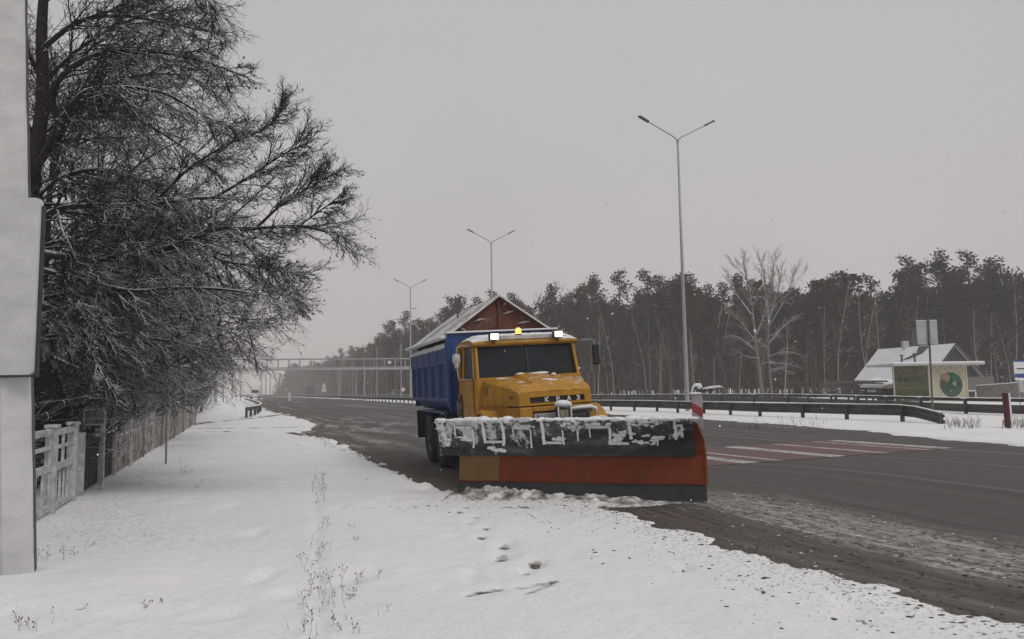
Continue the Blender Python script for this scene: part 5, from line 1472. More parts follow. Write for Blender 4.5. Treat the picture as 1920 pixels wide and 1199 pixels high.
# ================================================================ left foreground: snowed-up post and boards
def left_post():
    q = NT('plastered_snow'); n1 = q.noise(3, 5, .6, stretch=(1, 1, 1.6)); n2 = q.noise(26, 4, .6)
    q.col(q.ramp(q.math('ADD', n1, q.math('MULTIPLY', q.math('SUBTRACT', n2, .5), .3)), [(.3, (.47, .47, .465)), (.7, (.60, .60, .595))])); q.set(Roughness=.85); q.bump(q.math('ADD', n1, n2), .5, .012); PS = q.m
    D = 7.6
    b = P(40, 1070, D); t = P(24, 0, D); t2 = t + (t - b) * .45
    root = empty('roadside_post', (b.x, D, ZL), label='thick square roadside post plastered with wind blown snow at the left edge', cat='post')
    o0 = Vector((b.x, D, ZL)); hw = .138
    m = MB()
    def sq(c, w, dd):
        return [Vector((c.x - w, c.y - dd, c.z)), Vector((c.x + w, c.y - dd, c.z)), Vector((c.x + w, c.y + dd, c.z)), Vector((c.x - w, c.y + dd, c.z))]
    bb = Vector((0, 0, -.3)); dirv = (t2 - b); tt = t2 - o0
    N = 60; rj = random.Random(12)
    rings = []
    for i in range(N + 1):
        c = bb.lerp(tt, i / N); w = hw * (1.02 - .16 * i / N)
        bv = .02
        ring = [(-w + bv, -w), (w - bv, -w), (w, -w + bv), (w, w - bv), (w - bv, w), (-w + bv, w), (-w, w - bv), (-w, -w + bv)]
        ca, sa = math.cos(R(27)), math.sin(R(27)); ring = [(x * ca - y * sa, x * sa + y * ca) for x, y in ring]
        rings.append([(c.x + x + rj.uniform(-.003, .003), c.y + y + rj.uniform(-.003, .003), c.z) for x, y in ring])
    for i in range(N):
        for k in range(8): m.face([rings[i][k], rings[i][(k + 1) % 8], rings[i + 1][(k + 1) % 8], rings[i + 1][k]])
    m.build('post', PS, root)
    m = MB()
    for i in range(N):
        nv = Vector((.89, .45, 0)) * .003
        m.face([Vector(rings[i][2]) + nv, Vector(rings[i][3]) + nv, Vector(rings[i + 1][3]) + nv, Vector(rings[i + 1][2]) + nv])
    # bare dark edge on the lee side
    m.build('bare_side', plain('bare_concrete', (.10, .095, .09), .9, .3), root)
    # snow heaped at the foot
    m = MB(); m.blob((0, 0, .0), .32, .30, .06, random.Random(2), .15, 14, 5); m.build('snow_foot', M['snow'], root, True)
    # board fixed to the post
    D2 = D - .17
    a = P(-60, 376, D2) - o0; c = P(68, 703, D2) - o0
    x0 = a.x - .9; x1 = c.x; z1 = a.z; z0 = c.z
    m = MB(); r = .05; pts = []
    for cx, cz, a0 in ((x1 - r, z1 - r, 0), (x0 + r, z1 - r, 90), (x0 + r, z0 + r, 180), (x1 - r, z0 + r, 270)):
        for k in range(5): an = R(a0 + k * 22.5); pts.append((cx + r * math.cos(an), cz + r * math.sin(an)))
    yf_ = a.y - .06; yb = a.y + .0
    fr_ = [(x, yf_, z_) for x, z_ in pts]; bk = [(x, yb, z_) for x, z_ in pts]
    m.face(fr_); m.face(bk[::-1])
    for i in range(len(pts)): j = (i + 1) % len(pts); m.face([fr_[i], fr_[j], bk[j], bk[i]])
    bd = m.build('sign_board', PS, root)
    m = MB(); m.box(x0, x1 - .01, yf_ + .005, yb + .02, z0 - .025, z0 - .003); m.box(x1 - .0, x1 + .018, yf_ + .03, yb + .02, z0 - .02, z1 - .08); m.build('board_rim', M['dark'], bd)
    # second low board on thin legs beside it
    D3 = 7.9; c = P(4, 1085, D3); rt = empty('notice_board', (c.x, D3, ZL), label='low snow plastered board on thin dark legs, cut by the left frame edge', cat='sign board')
    o1 = Vector((c.x, D3, ZL)); a = P(15, 722, D3) - o1; e = P(15, 942, D3) - o1
    m = MB(); m.bbox(a.x - 1.3, a.x, -.05, .03, e.z, a.z, .028); m.build('sign_board', PS, rt)
    m = MB(); m.bar((a.x + .012, .0, e.z), (a.x + .012, .0, a.z), .02, .05); m.build('board_rim', M['dark'], rt)
    for x in (-.015, -.9):
        m = MB(); m.tube([(x + .03, 0, -.2), (x - .02, .02, e.z + .02)], .018, 6); m.tube([(x + .07, .1, -.2), (x + .02, .06, e.z + .02)], .014, 6); m.tube([(x - .03, 0, .35), (x + .05, .0, .35)], .012, 5); m.build('leg', M['black'], rt)
left_post()

# ================================================================ left fence along the verge
def verge_fence():
    z0 = -.02
    a = G(92, 962, z0); b = G(322, 806, z0); b = G(296, 838, z0)
    d = Vector((b.x - a.x, b.y - a.y, 0)); d.normalize()
    def at(s_): return Vector((a.x, a.y, 0)) + d * s_
    snowy = plain('snowed_concrete', (.44, .44, .435), .9, .38, 9, bump=.4)
    conc = plain('bare_panel', (.17, .165, .16), .9, .3, 6, snow=(.3, .8, 6, .3))
    root = empty('concrete_fence', at(0), label='openwork concrete fence whitened by snow next to the thick post', cat='fence')
    o0 = at(0); ang = math.atan2(d.y, d.x)
    def panel(s0, s1, h):
        m = MB(); MM = Matrix.Rotation(ang, 4, 'Z')
        L = s1 - s0; g = gz(*at((s0 + s1) / 2)[:2])
        # frame bars
        m.box(s0, s1, -.035, .035, g + h - .09, g + h, MM); m.box(s0, s1, -.035, .035, g + h * .50, g + h * .50 + .10, MM); m.box(s0, s1, -.035, .035, g + .04, g + .12, MM)
        k = 2
        for i in range(k + 1):
            x = s0 + L * i / k; m.box(x - .03, x + .03, -.018, .018, g + h * .5, g + h - .05, MM)
        m.box(s0, s1, -.03, .03, g + h * .76, g + h * .76 + .05, MM)
        n = 5
        for i in range(n + 1):
            x = s0 + L * i / n; m.box(x - .022, x + .022, -.015, .015, g + .05, g + h * .52, MM)
        m.build('fence_panel', snowy, root)
    def post(s_, h, w=.075):
        g = gz(*at(s_)[:2]); MM = Matrix.Rotation(ang, 4, 'Z')
        m = MB(); m.box(s_ - w, s_ + w, -w, w, g - .2, g + h, MM); m.box(s_ - w - .02, s_ + w + .02, -w - .02, w + .02, g + h, g + h + .05, MM); m.build('fence_post', snowy, root)
    for s0 in (-4.4, -2.2, 0): panel(s0 + .08, s0 + (2.12 if s0 < 0 else 1.45), 1.27)
    for s_ in (-4.4, -2.2, 0, 1.5): post(s_, 1.30)
    # dark plank gate, sagging
    o1 = at(2.2); rt = empty('plank_gate', o1, (0, 0, ang), label='dark plank gate leaning between pale posts beyond the concrete fence', cat='gate')
    dk = plain('dark_planks', (.035, .036, .042), .9, .4, 6, snow=(.5, .9, 6, .3))
    m = MB(); g = gz(o1.x, o1.y); r_ = random.Random(5)
    for i in range(22):
        x = i * .15; h = 1.0 + r_.uniform(-.06, .06); m.box(x, x + .135, -.02 + r_.uniform(-.01, .01), .02, g + .05, g + h)
    m.box(0, 3.3, .02, .06, g + .3, g + .38); m.box(0, 3.3, .02, .06, g + .8, g + .88)
    m.build('gate_leaf', dk, rt)
    for x in (-.1, 1.6, 3.4):
        m = MB(); m.box(x - .06, x + .06, -.08, .04, g - .2, g + 1.12 + (.1 if x > 3 else 0)); m.build('gate_post', snowy, rt)
    m = MB(); m.box(1.2, 3.3, -.05, .05, g + .98, g + 1.02); m.build('snow_ledge', M['snow'], rt)
    # weathered picket fence running on
    o2 = at(5.9); rt = empty('picket_fence', o2, (0, 0, ang), label='weathered brown picket fence with snow caught on it, running away under the trees', cat='fence')
    q = NT('brown_pickets'); n1 = q.noise(4.5, 6, .7, stretch=(1, 1, .6)); q.col(q.ramp(n1, [(.28, (.075, .058, .052)), (.44, (.14, .115, .10)), (.54, (.42, .40, .39))])); q.set(Roughness=.9); bp = q.m
    x = 0; k = 0
    while x < 30:
        g = gz(*at(5.9 + x + 1)[:2]); m = MB(); i = 0
        n = 11
        for i in range(n):
            if r_.random() < .12: continue
            xx = x + i * .215 + .06; h = 1.02 + r_.uniform(-.22, .12); m.box(xx, xx + .10 + r_.uniform(-.03, .04), -.02, .012, g + .02, g + h)
        m.box(x, x + 2.4, .015, .05, g + .25, g + .33); m.box(x, x + 2.4, .015, .05, g + .75, g + .83)
        pn = m.build('fence_panel', bp, rt)
        m = MB(); m.box(x, x + 2.4, .0, .06, g + .832, g + .86); m.build('rail_snow', M['snow'], pn)
        m = MB(); m.box(x - .06, x + .06, -.05, .07, g - .2, g + 1.2); m.build('fence_post', snowy if k % 2 else conc, rt)
        x += 2.5; k += 1
    # thin steel post on the verge, small board on legs
    p = G(311, 873, ZL); m = MB(); m.tube([(0, 0, -.2), (-.01, 0, P(311, 763, p.y).z)], .028, 8)
    tag(m.build('steel_post', plain('steel_post', (.20, .20, .20), .6, .15), loc=(p.x, p.y, 0)), 'thin bare steel post standing alone in the snow before the picket fence', 'post')
    p = P(176, 868, 14.5); rt = empty('small_sign', (p.x, p.y, 0), label='small rectangular frame sign on a pale post above the plank gate', cat='sign')
    m = MB(); z1 = P(176, 768, 14.5).z; z0_ = P(176, 796, 14.5).z
    m.bbox(-.2, .2, -.02, .02, z0_, z1, .01); sb = m.build('sign_plate', conc, rt)
    m = MB()
    for a_, b_ in (((-.2, z0_), (.2, z0_)), ((-.2, z1), (.2, z1)), ((-.2, z0_), (-.2, z1)), ((.2, z0_), (.2, z1))): m.bar((a_[0], -.03, a_[1]), (b_[0], -.03, b_[1]), .03)
    m.build('frame', snowy, sb)
    m = MB(); m.bar((.16, .02, -.2), (.14, .02, z1), .06); m.build('post', snowy, rt)
    # pale stakes
    for i, (px, yb, yt) in enumerate(((160, 912, 832), (326, 806, 752), (344, 790, 748))):
        p = G(px, yb, 0); m = MB(); zt = P(px, yt, p.y).z
        w = .05 if i == 0 else .18
        m.bbox(-w, w, -w, w, -.2, zt, .01)
        tag(m.build('gate_pillar' if i else 'stake', snowy, loc=(p.x, p.y, 0)), ('short pale stake in front of the plank gate', 'pale pillar at the near side of the snowy side entrance', 'pale pillar at the far side of the snowy side entrance')[i], 'stake' if i == 0 else 'pillar')
verge_fence()
# ================================================================ trees
def grow(mb, twig, rn, p, d, length, r0, level, cfg):
    """one branch as a bent tapering tube, with side branches; level 0 = limb"""
    n = cfg['seg'][level]; pts = [p.copy()]; rad = [r0]; dirs = [d.copy()]
    q = p.copy(); dd = d.copy()
    for i in range(n):
        f = (i + 1) / n
        dd = dd + Vector((rn.gauss(0, 1), rn.gauss(0, 1), rn.gauss(0, 1))) * cfg['wob'][level] + Vector((0, 0, cfg['lift'][level] * (f - cfg['turn'])))
        dd.normalize(); q = q + dd * (length / n)
        pts.append(q.copy()); dirs.append(dd.copy()); rad.append(r0 * (1 - f * cfg['taper'][level]))
    (mb if level < 2 else twig).tube(pts, rad, cfg['sides'][level], cap=False)
    if level >= cfg['levels'] - 1:
        if cfg.get('seed') and rn.random() < cfg['seed']:
            s = cfg['seedmb']; c = pts[-1]
            for k in range(rn.randint(1, 3)):
                c2 = pts[rn.randint(1, n)] + Vector((rn.gauss(0, .02), rn.gauss(0, .02), -.02)); a = Vector((rn.uniform(-1, 1), rn.uniform(-1, 1), rn.uniform(-1, 1))).normalized() * cfg['ss']; b = Vector((rn.uniform(-1, 1), rn.uniform(-1, 1), rn.uniform(-1, 1))).normalized() * cfg['ss'] * .6
                s.face([c2 - a, c2 + b, c2 + a, c2 - b])
        return
    k = cfg['kids'][level]; k = int(k * rn.uniform(.8, 1.2) + .5)
    for j in range(k):
        f = cfg['from'][level] + (1 - cfg['from'][level]) * (j + rn.random()) / k
        x = f * n; i = min(int(x), n - 1); base = pts[i].lerp(pts[i + 1], x - i)
        t = dirs[min(i + 1, n)]
        side = t.cross(Vector((rn.gauss(0, 1), rn.gauss(0, 1), rn.gauss(0, 1)))); side.normalize()
        a = R(rn.uniform(*cfg['ang'][level])); nd = t * math.cos(a) + side * math.sin(a)
        nd.z += cfg['bias'][level]; nd.normalize()
        l = length * rn.uniform(*cfg['len'][level]) * (1 - .35 * f)
        r = max(rad[i] * .62, .0035) if level < 1 else max(rad[min(i, n)] * .6, cfg['rmin'])
        r = min(r, rad[i] * .8 + .001)
        grow(mb, twig, rn, base, nd, l, r, level + 1, cfg)
def path_limb(mb, twig, rn, pts, r0, r1, cfg, kids, l0):
    """hand placed limb: smooth tube through pts, twigs along it"""
    pts = catmull(pts, 5); n = len(pts) - 1
    rad = [r0 + (r1 - r0) * i / n for i in range(n + 1)]
    mb.tube(pts, rad, 8, cap=False)
    for j in range(kids):
        f = .12 + .88 * (j + rn.random()) / kids; x = f * n; i = min(int(x), n - 1); b = pts[i].lerp(pts[i + 1], x - i); t = (pts[i + 1] - pts[i]).normalized()
        side = t.cross(Vector((rn.gauss(0, 1), rn.gauss(0, 1), rn.gauss(0, 1)))); side.normalize(); a = R(rn.uniform(14, 42)); nd = t * math.cos(a) + side * math.sin(a); nd.z += cfg['pb']; nd.normalize()
        grow(mb, twig, rn, b, nd, l0 * rn.uniform(.55, 1.2) * (1 - .6 * f), max(rad[i] * .45, .012), 1, cfg)

CFG = dict(levels=4, seg=(8, 7, 4, 3), wob=(.10, .11, .14, .2), lift=(.05, .12, .20, .25), turn=.45, taper=(.8, .78, .7, .6), sides=(7, 5, 3, 3),
           kids=(16, 12, 5, 0), ang=((25, 60), (16, 42), (18, 50), (20, 60)), bias=(-.12, -.10, .02, 0), len=((.35, .6), (.35, .6), (.35, .65), (.3, .6)), rmin=.0075, pb=-.10, seed=.12, ss=.024)
CFG['from'] = (.15, .12, .1, .1)

def old_tree():
    rn = random.Random(77)
    D = 13.2
    base = P(128, 872, 14.2); base.z = 0
    root = empty('roadside_tree', base, label='nearest big bare roadside tree with snow lined limbs spreading over the verge', cat='tree', group='bare trees overhanging the verge')
    mb, tw, sd = MB(), MB(), MB(); cfg = dict(CFG); cfg['seedmb'] = sd
    def Q(px, py, Y): return P(px, py, Y)
    trunk = MB()
    tpts = catmull([P(140, 890, 14.2), P(120, 800, 14.2), P(92, 715, 14.0), P(62, 600, 14.0), P(50, 470, 13.8), P(60, 340, 13.6), P(80, 190, 13.4), P(78, 60, 13.3), P(90, -80, 13.3), P(120, -260, 13.4)], 6)
    n = len(tpts) - 1; trunk.tube(tpts, [.24 - .19 * (i / n) for i in range(n + 1)], 12)
    limbs = [
        ([(50, 470, 13.8), (150, 485, 13.5), (250, 480, 13.2), (345, 455, 13.0), (400, 430, 12.9), (480, 428, 12.8), (560, 424, 12.6), (610, 434, 12.5), (640, 436, 12.4)], .085, .012, 34, 1.9),
        ([(480, 428, 12.8), (535, 378, 12.7), (585, 350, 12.6), (625, 325, 12.5)], .028, .008, 20, 1.1),
        ([(55, 420, 13.7), (120, 390, 13.4), (200, 386, 13.2), (290, 382, 13.1), (370, 372, 13.0), (430, 372, 12.9)], .07, .015, 26, 1.8),
        ([(290, 380, 13.1), (350, 320, 13.2), (420, 275, 13.3), (500, 240, 13.3), (530, 205, 13.3)], .035, .008, 22, 1.4),
        ([(400, 372, 12.9), (470, 330, 12.8), (530, 290, 12.8), (575, 270, 12.7)], .03, .008, 18, 1.2),
        ([(62, 330, 13.6), (100, 260, 13.2), (150, 180, 13.0), (210, 165, 12.8), (300, 172, 12.7), (380, 215, 12.6), (440, 240, 12.5)], .07, .012, 30, 1.9),
        ([(75, 200, 13.4), (130, 130, 13.4), (200, 98, 13.3), (290, 98, 13.3), (380, 115, 13.2), (465, 145, 13.1)], .06, .012, 30, 1.8),
        ([(80, 90, 13.3), (150, 40, 13.2), (230, 30, 13.2), (320, 45, 13.1), (390, 60, 13.0)], .05, .012, 26, 1.7),
        ([(85, 0, 13.3), (160, -50, 13.2), (260, -60, 13.2), (350, -30, 13.1), (400, 10, 13.0)], .05, .012, 26, 1.9),
        ([(100, -120, 13.3), (180, -150, 13.2), (280, -140, 13.2), (340, -90, 13.2)], .05, .012, 22, 1.9),
        ([(62, 300, 13.6), (130, 215, 14.2), (210, 200, 14.8), (320, 260, 15.2), (400, 320, 15.4)], .06, .012, 26, 2.0),
        ([(55, 380, 13.7), (120, 330, 14.4), (210, 320, 15.0), (300, 360, 15.4), (390, 420, 15.6)], .06, .012, 26, 2.0),
        ([(50, 500, 13.8), (140, 520, 13.4), (240, 545, 13.0), (340, 540, 12.8), (440, 545, 12.7), (520, 560, 12.6)], .06, .010, 30, 1.7),
        ([(55, 560, 13.9), (130, 590, 13.6), (220, 625, 13.3), (320, 640, 13.2), (400, 660, 13.1)], .05, .010, 26, 1.6),
        ([(70, 640, 14.0), (140, 640, 13.9), (200, 690, 13.8), (250, 740, 13.8)], .04, .010, 16, 1.3),
        ([(60, 250, 13.5), (20, 180, 13.2), (-30, 130, 13.0)], .05, .02, 14, 1.6), ([(78, 150, 13.4), (30, 60, 13.1), (-30, 0, 13.0)], .05, .02, 14, 1.6),
        ([(60, 450, 13.5), (0, 380, 13.2), (-60, 340, 13.0)], .05, .02, 12, 1.6),
        ([(345, 455, 13.0), (420, 490, 13.0), (500, 500, 12.9), (570, 520, 12.9)], .03, .008, 18, 1.2),
        ([(560, 424, 12.6), (605, 392, 12.5), (635, 370, 12.4)], .018, .007, 12, .8),
        ([(75, 160, 13.6), (150, 90, 14.2), (240, 40, 14.8), (330, 20, 15.2)], .05, .012, 24, 2.0),
        ([(70, 260, 13.6), (140, 200, 14.4), (230, 150, 15.0), (330, 140, 15.4), (400, 165, 15.6)], .05, .012, 26, 2.1),
        ([(60, 400, 13.7), (150, 400, 14.6), (260, 430, 15.2), (370, 500, 15.6), (460, 560, 15.8)], .05, .012, 28, 2.1),
        ([(50, 520, 13.9), (140, 560, 14.6), (260, 600, 15.2), (380, 620, 15.6), (490, 610, 15.8)], .05, .012, 28, 2.0),
        ([(60, 600, 13.9), (150, 650, 14.4), (230, 690, 15.0), (310, 690, 15.4), (380, 670, 15.6)], .04, .010, 22, 1.3),
        ([(420, 420, 12.9), (480, 480, 12.9), (530, 540, 12.9), (560, 570, 12.9)], .025, .008, 18, 1.1),
    ]
    for k in range(13):     # many lesser limbs, arching over and hanging towards the fence
        ys = rn.uniform(330, 640); x0 = 60; ex = rn.uniform(170, 560); ey = min(745, ys + rn.uniform(30, 260)) if k % 4 else ys - rn.uniform(0, 120)
        if ex > 330: ey = max(ey, 470) if k % 4 else ey; ex = ex if ey < 640 else min(ex, 330)
        if ey < 300: ex = min(ex, 360)
        Y1 = rn.uniform(12.4, 16.5); mx, my = (x0 + ex) / 2, min(ys, ey) * .6 + (ys + ey) / 2 * .4 - rn.uniform(0, 30)
        limbs.append(([(x0, ys, 13.9), (mx * .6 + x0 * .4, (ys + my) / 2 - 10, (13.9 + Y1) / 2), (mx, my, (13.9 + Y1 * 2) / 3), (ex, ey, Y1)], rn.uniform(.025, .05), .009, 26, rn.uniform(1.4, 2.0)))
    for pts, r0, r1, k, l0 in limbs: path_limb(mb, tw, rn, [P(*q) for q in pts], r0, r1, cfg, k, l0)
    Ti = Matrix.Translation(-base)
    trunk.build('trunk', M['bark'], root, True, Ti)
    c = mb.build('limbs', M['bark'], root, True, Ti); tw.build('twigs', M['twig'], c, False, Ti); sd.build('withered_leaves', M['seed'], c, False, Ti)
    return len(tw.f)
def generic_bare(seed, h, spread, mats, name, cfgx=None, kids0=14, trunks=1, droop=-.1, dead=True):
    rn = random.Random(seed); mb, tw, sd, tr = MB(), MB(), MB(), MB(); cfg = dict(CFG); cfg['seedmb'] = sd
    if cfgx: cfg.update(cfgx)
    root = empty(name)
    for t in range(trunks):
        p = Vector((rn.uniform(-.3, .3) * (trunks > 1), 0, -.2)); lean = Vector((rn.uniform(-.12, .12), rn.uniform(-.12, .12), 1)).normalized(); pts = [p]; n = 10
        for i in range(n): lean = (lean + Vector((rn.gauss(0, .05), rn.gauss(0, .05), .06))).normalized(); pts.append(pts[-1] + lean * h * .92 / n)
        r0 = h * .018; rad = [r0 * (1 - .88 * i / n) for i in range(n + 1)]; tr.tube(pts, rad, 8)
        k = kids0
        for j in range(k):
            f = cfg.get('tfrom', .18) + (1 - cfg.get('tfrom', .18)) * (j + rn.random()) / k; x = f * n; i = min(int(x), n - 1); b = pts[i].lerp(pts[i + 1], x - i); a = rn.uniform(0, 2 * math.pi)
            up = cfg.get('up', .35) + .5 * f; d = Vector((math.cos(a), math.sin(a), up)).normalized(); grow(mb, tw, rn, b, d, spread * (1.05 - .6 * f) * rn.uniform(.8, 1.15), rad[i] * .55, 0, cfg)
    tr.build('trunk', mats[0], root, True); c = mb.build('limbs', mats[1], root, True); 
    if tw.f: tw.build('twigs', mats[2], c)
    if sd.f: sd.build('withered_leaves', M['seed'], c)
    return root, len(tw.f) + len(mb.f)
n1 = old_tree(); print('old tree', n1)
# trees behind it along the fence
cx = dict(kids=(11, 7, 5, 0), rmin=.009, ss=.035, lift=(-.06, .04, .12, .2), bias=(-.22, -.18, -.02, 0), up=.25)
tb, nb = generic_bare(5, 8.2, 5.2, (M['bark'], M['bark'], M['twig_red']), 'roadside_tree', cx, 20)
tc, ncx = generic_bare(9, 7.0, 4.4, (M['bark'], M['bark'], M['twig']), 'roadside_tree', cx, 20)
print('bare', nb, ncx)
specs = [(-10.9, 16.8, 0, 1.22, 'second bare roadside tree behind the fence, reddish twigs hanging low'), (-12.3, 21.5, 1, 1.45, 'third bare roadside tree, its drooping twigs over the picket fence'),
         (-14.6, 27, 0, 1.4, 'fourth bare roadside tree in the row over the fence'), (-17.6, 33, 1, 1.4, 'fifth bare roadside tree with a dense low crown'), (-19.5, 41, 0, 1.05, 'sixth bare roadside tree beside the snowy side entrance'),
         (-20.3, 44, 1, 1.35, 'seventh bare roadside tree, its crown brushing the ground before the entrance'), (-24.5, 54, 0, 1.35, 'eighth bare roadside tree right at the snowy side entrance'),
         (-14.5, 15, 1, 1.1, 'bare tree standing deep behind the concrete fence at the left edge'), (-17.5, 23, 0, 1.15, 'bare tree in the second row behind the picket fence'), (-21, 31, 1, 1.2, 'rear bare tree far behind the fence, nearly hidden'), (-33, 66, 0, .9, 'hazy bare tree beyond the side entrance'), (-41, 88, 1, .95, 'fainter bare tree beyond the side entrance, farthest of the left row')]
used = [False, False]
for i, (x, y, k, s, lb) in enumerate(specs):
    src = (tb, tc)[k]; o = src if not used[k] else copy_tree(src); used[k] = True
    o.location = (x, y, 0); o.rotation_euler = (0, 0, i * 1.37); o.scale = (s, s, s); tag(o, lb, 'tree', 'bare trees overhanging the verge')

# bushes behind the fence: dense upright stems
def bush(seed, h, w, mat, name='bush', n=46, fr=(3, 3, 3, 3)):
    rn = random.Random(seed); mb = MB(); tw = MB(); cfg = dict(CFG); cfg.update(dict(levels=3, kids=(7, 5, 0), seg=(5, 4, 3), seed=0, rmin=.008, bias=(0, 0, 0), sides=(4, 3, 3), lift=(-.1, .0, .0), len=((.4, .7), (.3, .6), (.3, .5)))); cfg['from'] = (.15, .1, .1)
    for i in range(n):
        a = rn.uniform(0, 6.28); r = rn.uniform(0, w * .4); d = Vector((math.cos(a) * .5, math.sin(a) * .5, 1)).normalized()
        grow(mb, mb, rn, Vector((math.cos(a) * r, math.sin(a) * r, -.1)), d, h * rn.uniform(.6, 1.05), .018, 0, cfg)
    return mb.build(name, mat)
bs = [bush(3, 2.4, 2.6, M['twig_red'], n=40), bush(4, 2.8, 3.0, M['twig'], n=40)]
bspec = [(-9.6, 12.8), (-9.9, 14.8), (-11.3, 17), (-12.0, 19.3), (-12.9, 21.8), (-13.6, 24), (-14.6, 26.5), (-15.6, 29), (-16.6, 31.5), (-17.6, 34), (-18.7, 36.5), (-12.5, 15), (-14, 18.5), (-15.6, 22), (-17.2, 26), (-19, 30), (-20.6, 34), (-22, 38), (-21, 43), (-23, 48), (-25, 52), (-27, 56), (-27, 62), (-29, 66), (-31, 58), (-33, 70), (-36, 75), (-40, 85), (-45, 92), (-29, 52), (-50, 105), (-56, 118)]
for i, (x, y) in enumerate(bspec):
    o = bs[i] if i < 2 else bs[i % 2].copy()
    if i >= 2: COL.objects.link(o)
    s = 1.15 if y < 40 else 1.7
    o.location = (x, y, 0); o.rotation_euler = (0, 0, i * 2.1); o.scale = (s, s, s * (.8 + .25 * ((i * 7) % 5) / 5))
    tag(o, 'tangled leafless bush behind the verge fence, under the bare trees' if y < 50 else 'hazy leafless bush beyond the snowy side entrance', 'bush', 'leafless bushes behind the verge fence' if y < 50 else 'hazy bushes beyond the side entrance')

# big pale bare tree before the forest and its companion
cy_ = dict(kids=(9, 6, 4, 0), rmin=.022, seed=0, up=.9, lift=(.12, .1, .1, .1), bias=(.12, .1, .05, 0), wob=(.10, .16, .2, .2), tfrom=.22)
def big_mat(): return bark_mat('snowy_bark', (.16, .15, .14), .1, .55, ns=3)
SB = big_mat()
cb_ = dict(CFG); cb_.update(kids=(9, 7, 4, 0), rmin=.018, seed=0, lift=(.1, .08, .08, .1), bias=(.1, .06, .02, 0), ang=((20, 50), (18, 50), (20, 55), (20, 55)), pb=.08); cb_['seedmb'] = MB()
def fork_tree(label, base, stems, Y, seed):
    rn = random.Random(seed); b = P(base[0], base[1], Y); root = empty('bare_tree', (b.x, b.y, 0), label=label, cat='tree'); tr, mb, tw = MB(), MB(), MB()
    for i, (pts, r0, r1, k, l0) in enumerate(stems):
        p3 = [P(x, y, Y + dy) for x, y, dy in pts]
        if i == 0:
            p3 = [Vector((p3[0].x, p3[0].y, -.5))] + p3; cp = catmull(p3, 5); n = len(cp) - 1; tr.tube(cp, [r0 + (r1 - r0) * q / n for q in range(n + 1)], 8)
            for j in range(k):
                f = .4 + .6 * rn.random(); c = cp[int(f * n)]; a = rn.uniform(0, 6.28); grow(mb, tw, rn, c, Vector((math.cos(a), math.sin(a), .3)).normalized(), l0 * rn.uniform(.5, 1), .03, 1, cb_)
        else: path_limb(mb, tw, rn, p3, r0, r1, cb_, k, l0)
    Ti = Matrix.Translation((-b.x, -b.y, 0)); tr.build('trunk', SB, root, True, Ti); c = mb.build('limbs', SB, root, True, Ti); tw.build('twigs', M['birch_dim'], c, False, Ti)
fork_tree('tall bare tree with snow whitened forking limbs standing before the dark pines', (1428, 735), [
    ([(1428, 735, 0), (1424, 695, 0), (1419, 658, 0), (1415, 618, 0)], .26, .17, 6, 2.2),
    ([(1415, 620, 0), (1408, 563, .3), (1397, 509, .5), (1394, 480, .5)], .14, .03, 22, 3.4), ([(1419, 628, 0), (1435, 581, -.5), (1433, 518, -.8), (1421, 476, -1)], .13, .03, 22, 3.4),
    ([(1416, 640, 0), (1385, 600, -.8), (1363, 581, -1.2)], .10, .03, 14, 2.6), ([(1408, 590, 0), (1376, 545, 1), (1360, 508, 1.5)], .09, .03, 16, 3.0), ([(1398, 520, 0), (1375, 495, .6), (1368, 482, .8)], .05, .02, 8, 1.8),
    ([(1417, 658, 0), (1385, 633, .6), (1358, 631, 1)], .07, .02, 12, 2.0), ([(1434, 560, -.6), (1450, 520, -1), (1448, 478, -1)], .07, .02, 14, 2.6), ([(1420, 672, 0), (1400, 668, -.5), (1372, 655, -1)], .05, .02, 8, 1.6)], 96, 5)
fork_tree('second snowy bare tree right of the tallest one, with level side branches low down', (1447, 735), [
    ([(1447, 735, 0), (1443, 690, 0), (1440, 650, 0), (1442, 600, 0)], .17, .10, 14, 2.6),
    ([(1442, 602, 0), (1458, 545, .3), (1467, 498, .5)], .09, .025, 20, 3.2), ([(1442, 612, 0), (1471, 563, -.5), (1487, 522, -.8), (1496, 498, -1)], .08, .025, 20, 3.0), ([(1441, 600, 0), (1440, 555, .8), (1449, 504, 1), (1455, 474, 1.2)], .08, .02, 20, 3.0),
    ([(1441, 645, 0), (1471, 612, .5), (1500, 590, 1)], .06, .02, 12, 2.4), ([(1442, 668, 0), (1475, 660, -.5), (1510, 668, -1)], .045, .015, 10, 1.8), ([(1444, 695, 0), (1462, 691, .5), (1482, 702, 1)], .045, .015, 8, 1.4), ([(1443, 680, 0), (1480, 684, 1), (1500, 690, 1.4)], .04, .015, 8, 1.4),
    ([(1442, 655, 0), (1420, 640, 1), (1400, 642, 2)], .04, .015, 8, 1.6), ([(1485, 530, 0), (1505, 515, .5), (1515, 500, .6)], .04, .015, 8, 1.8)], 99, 6)
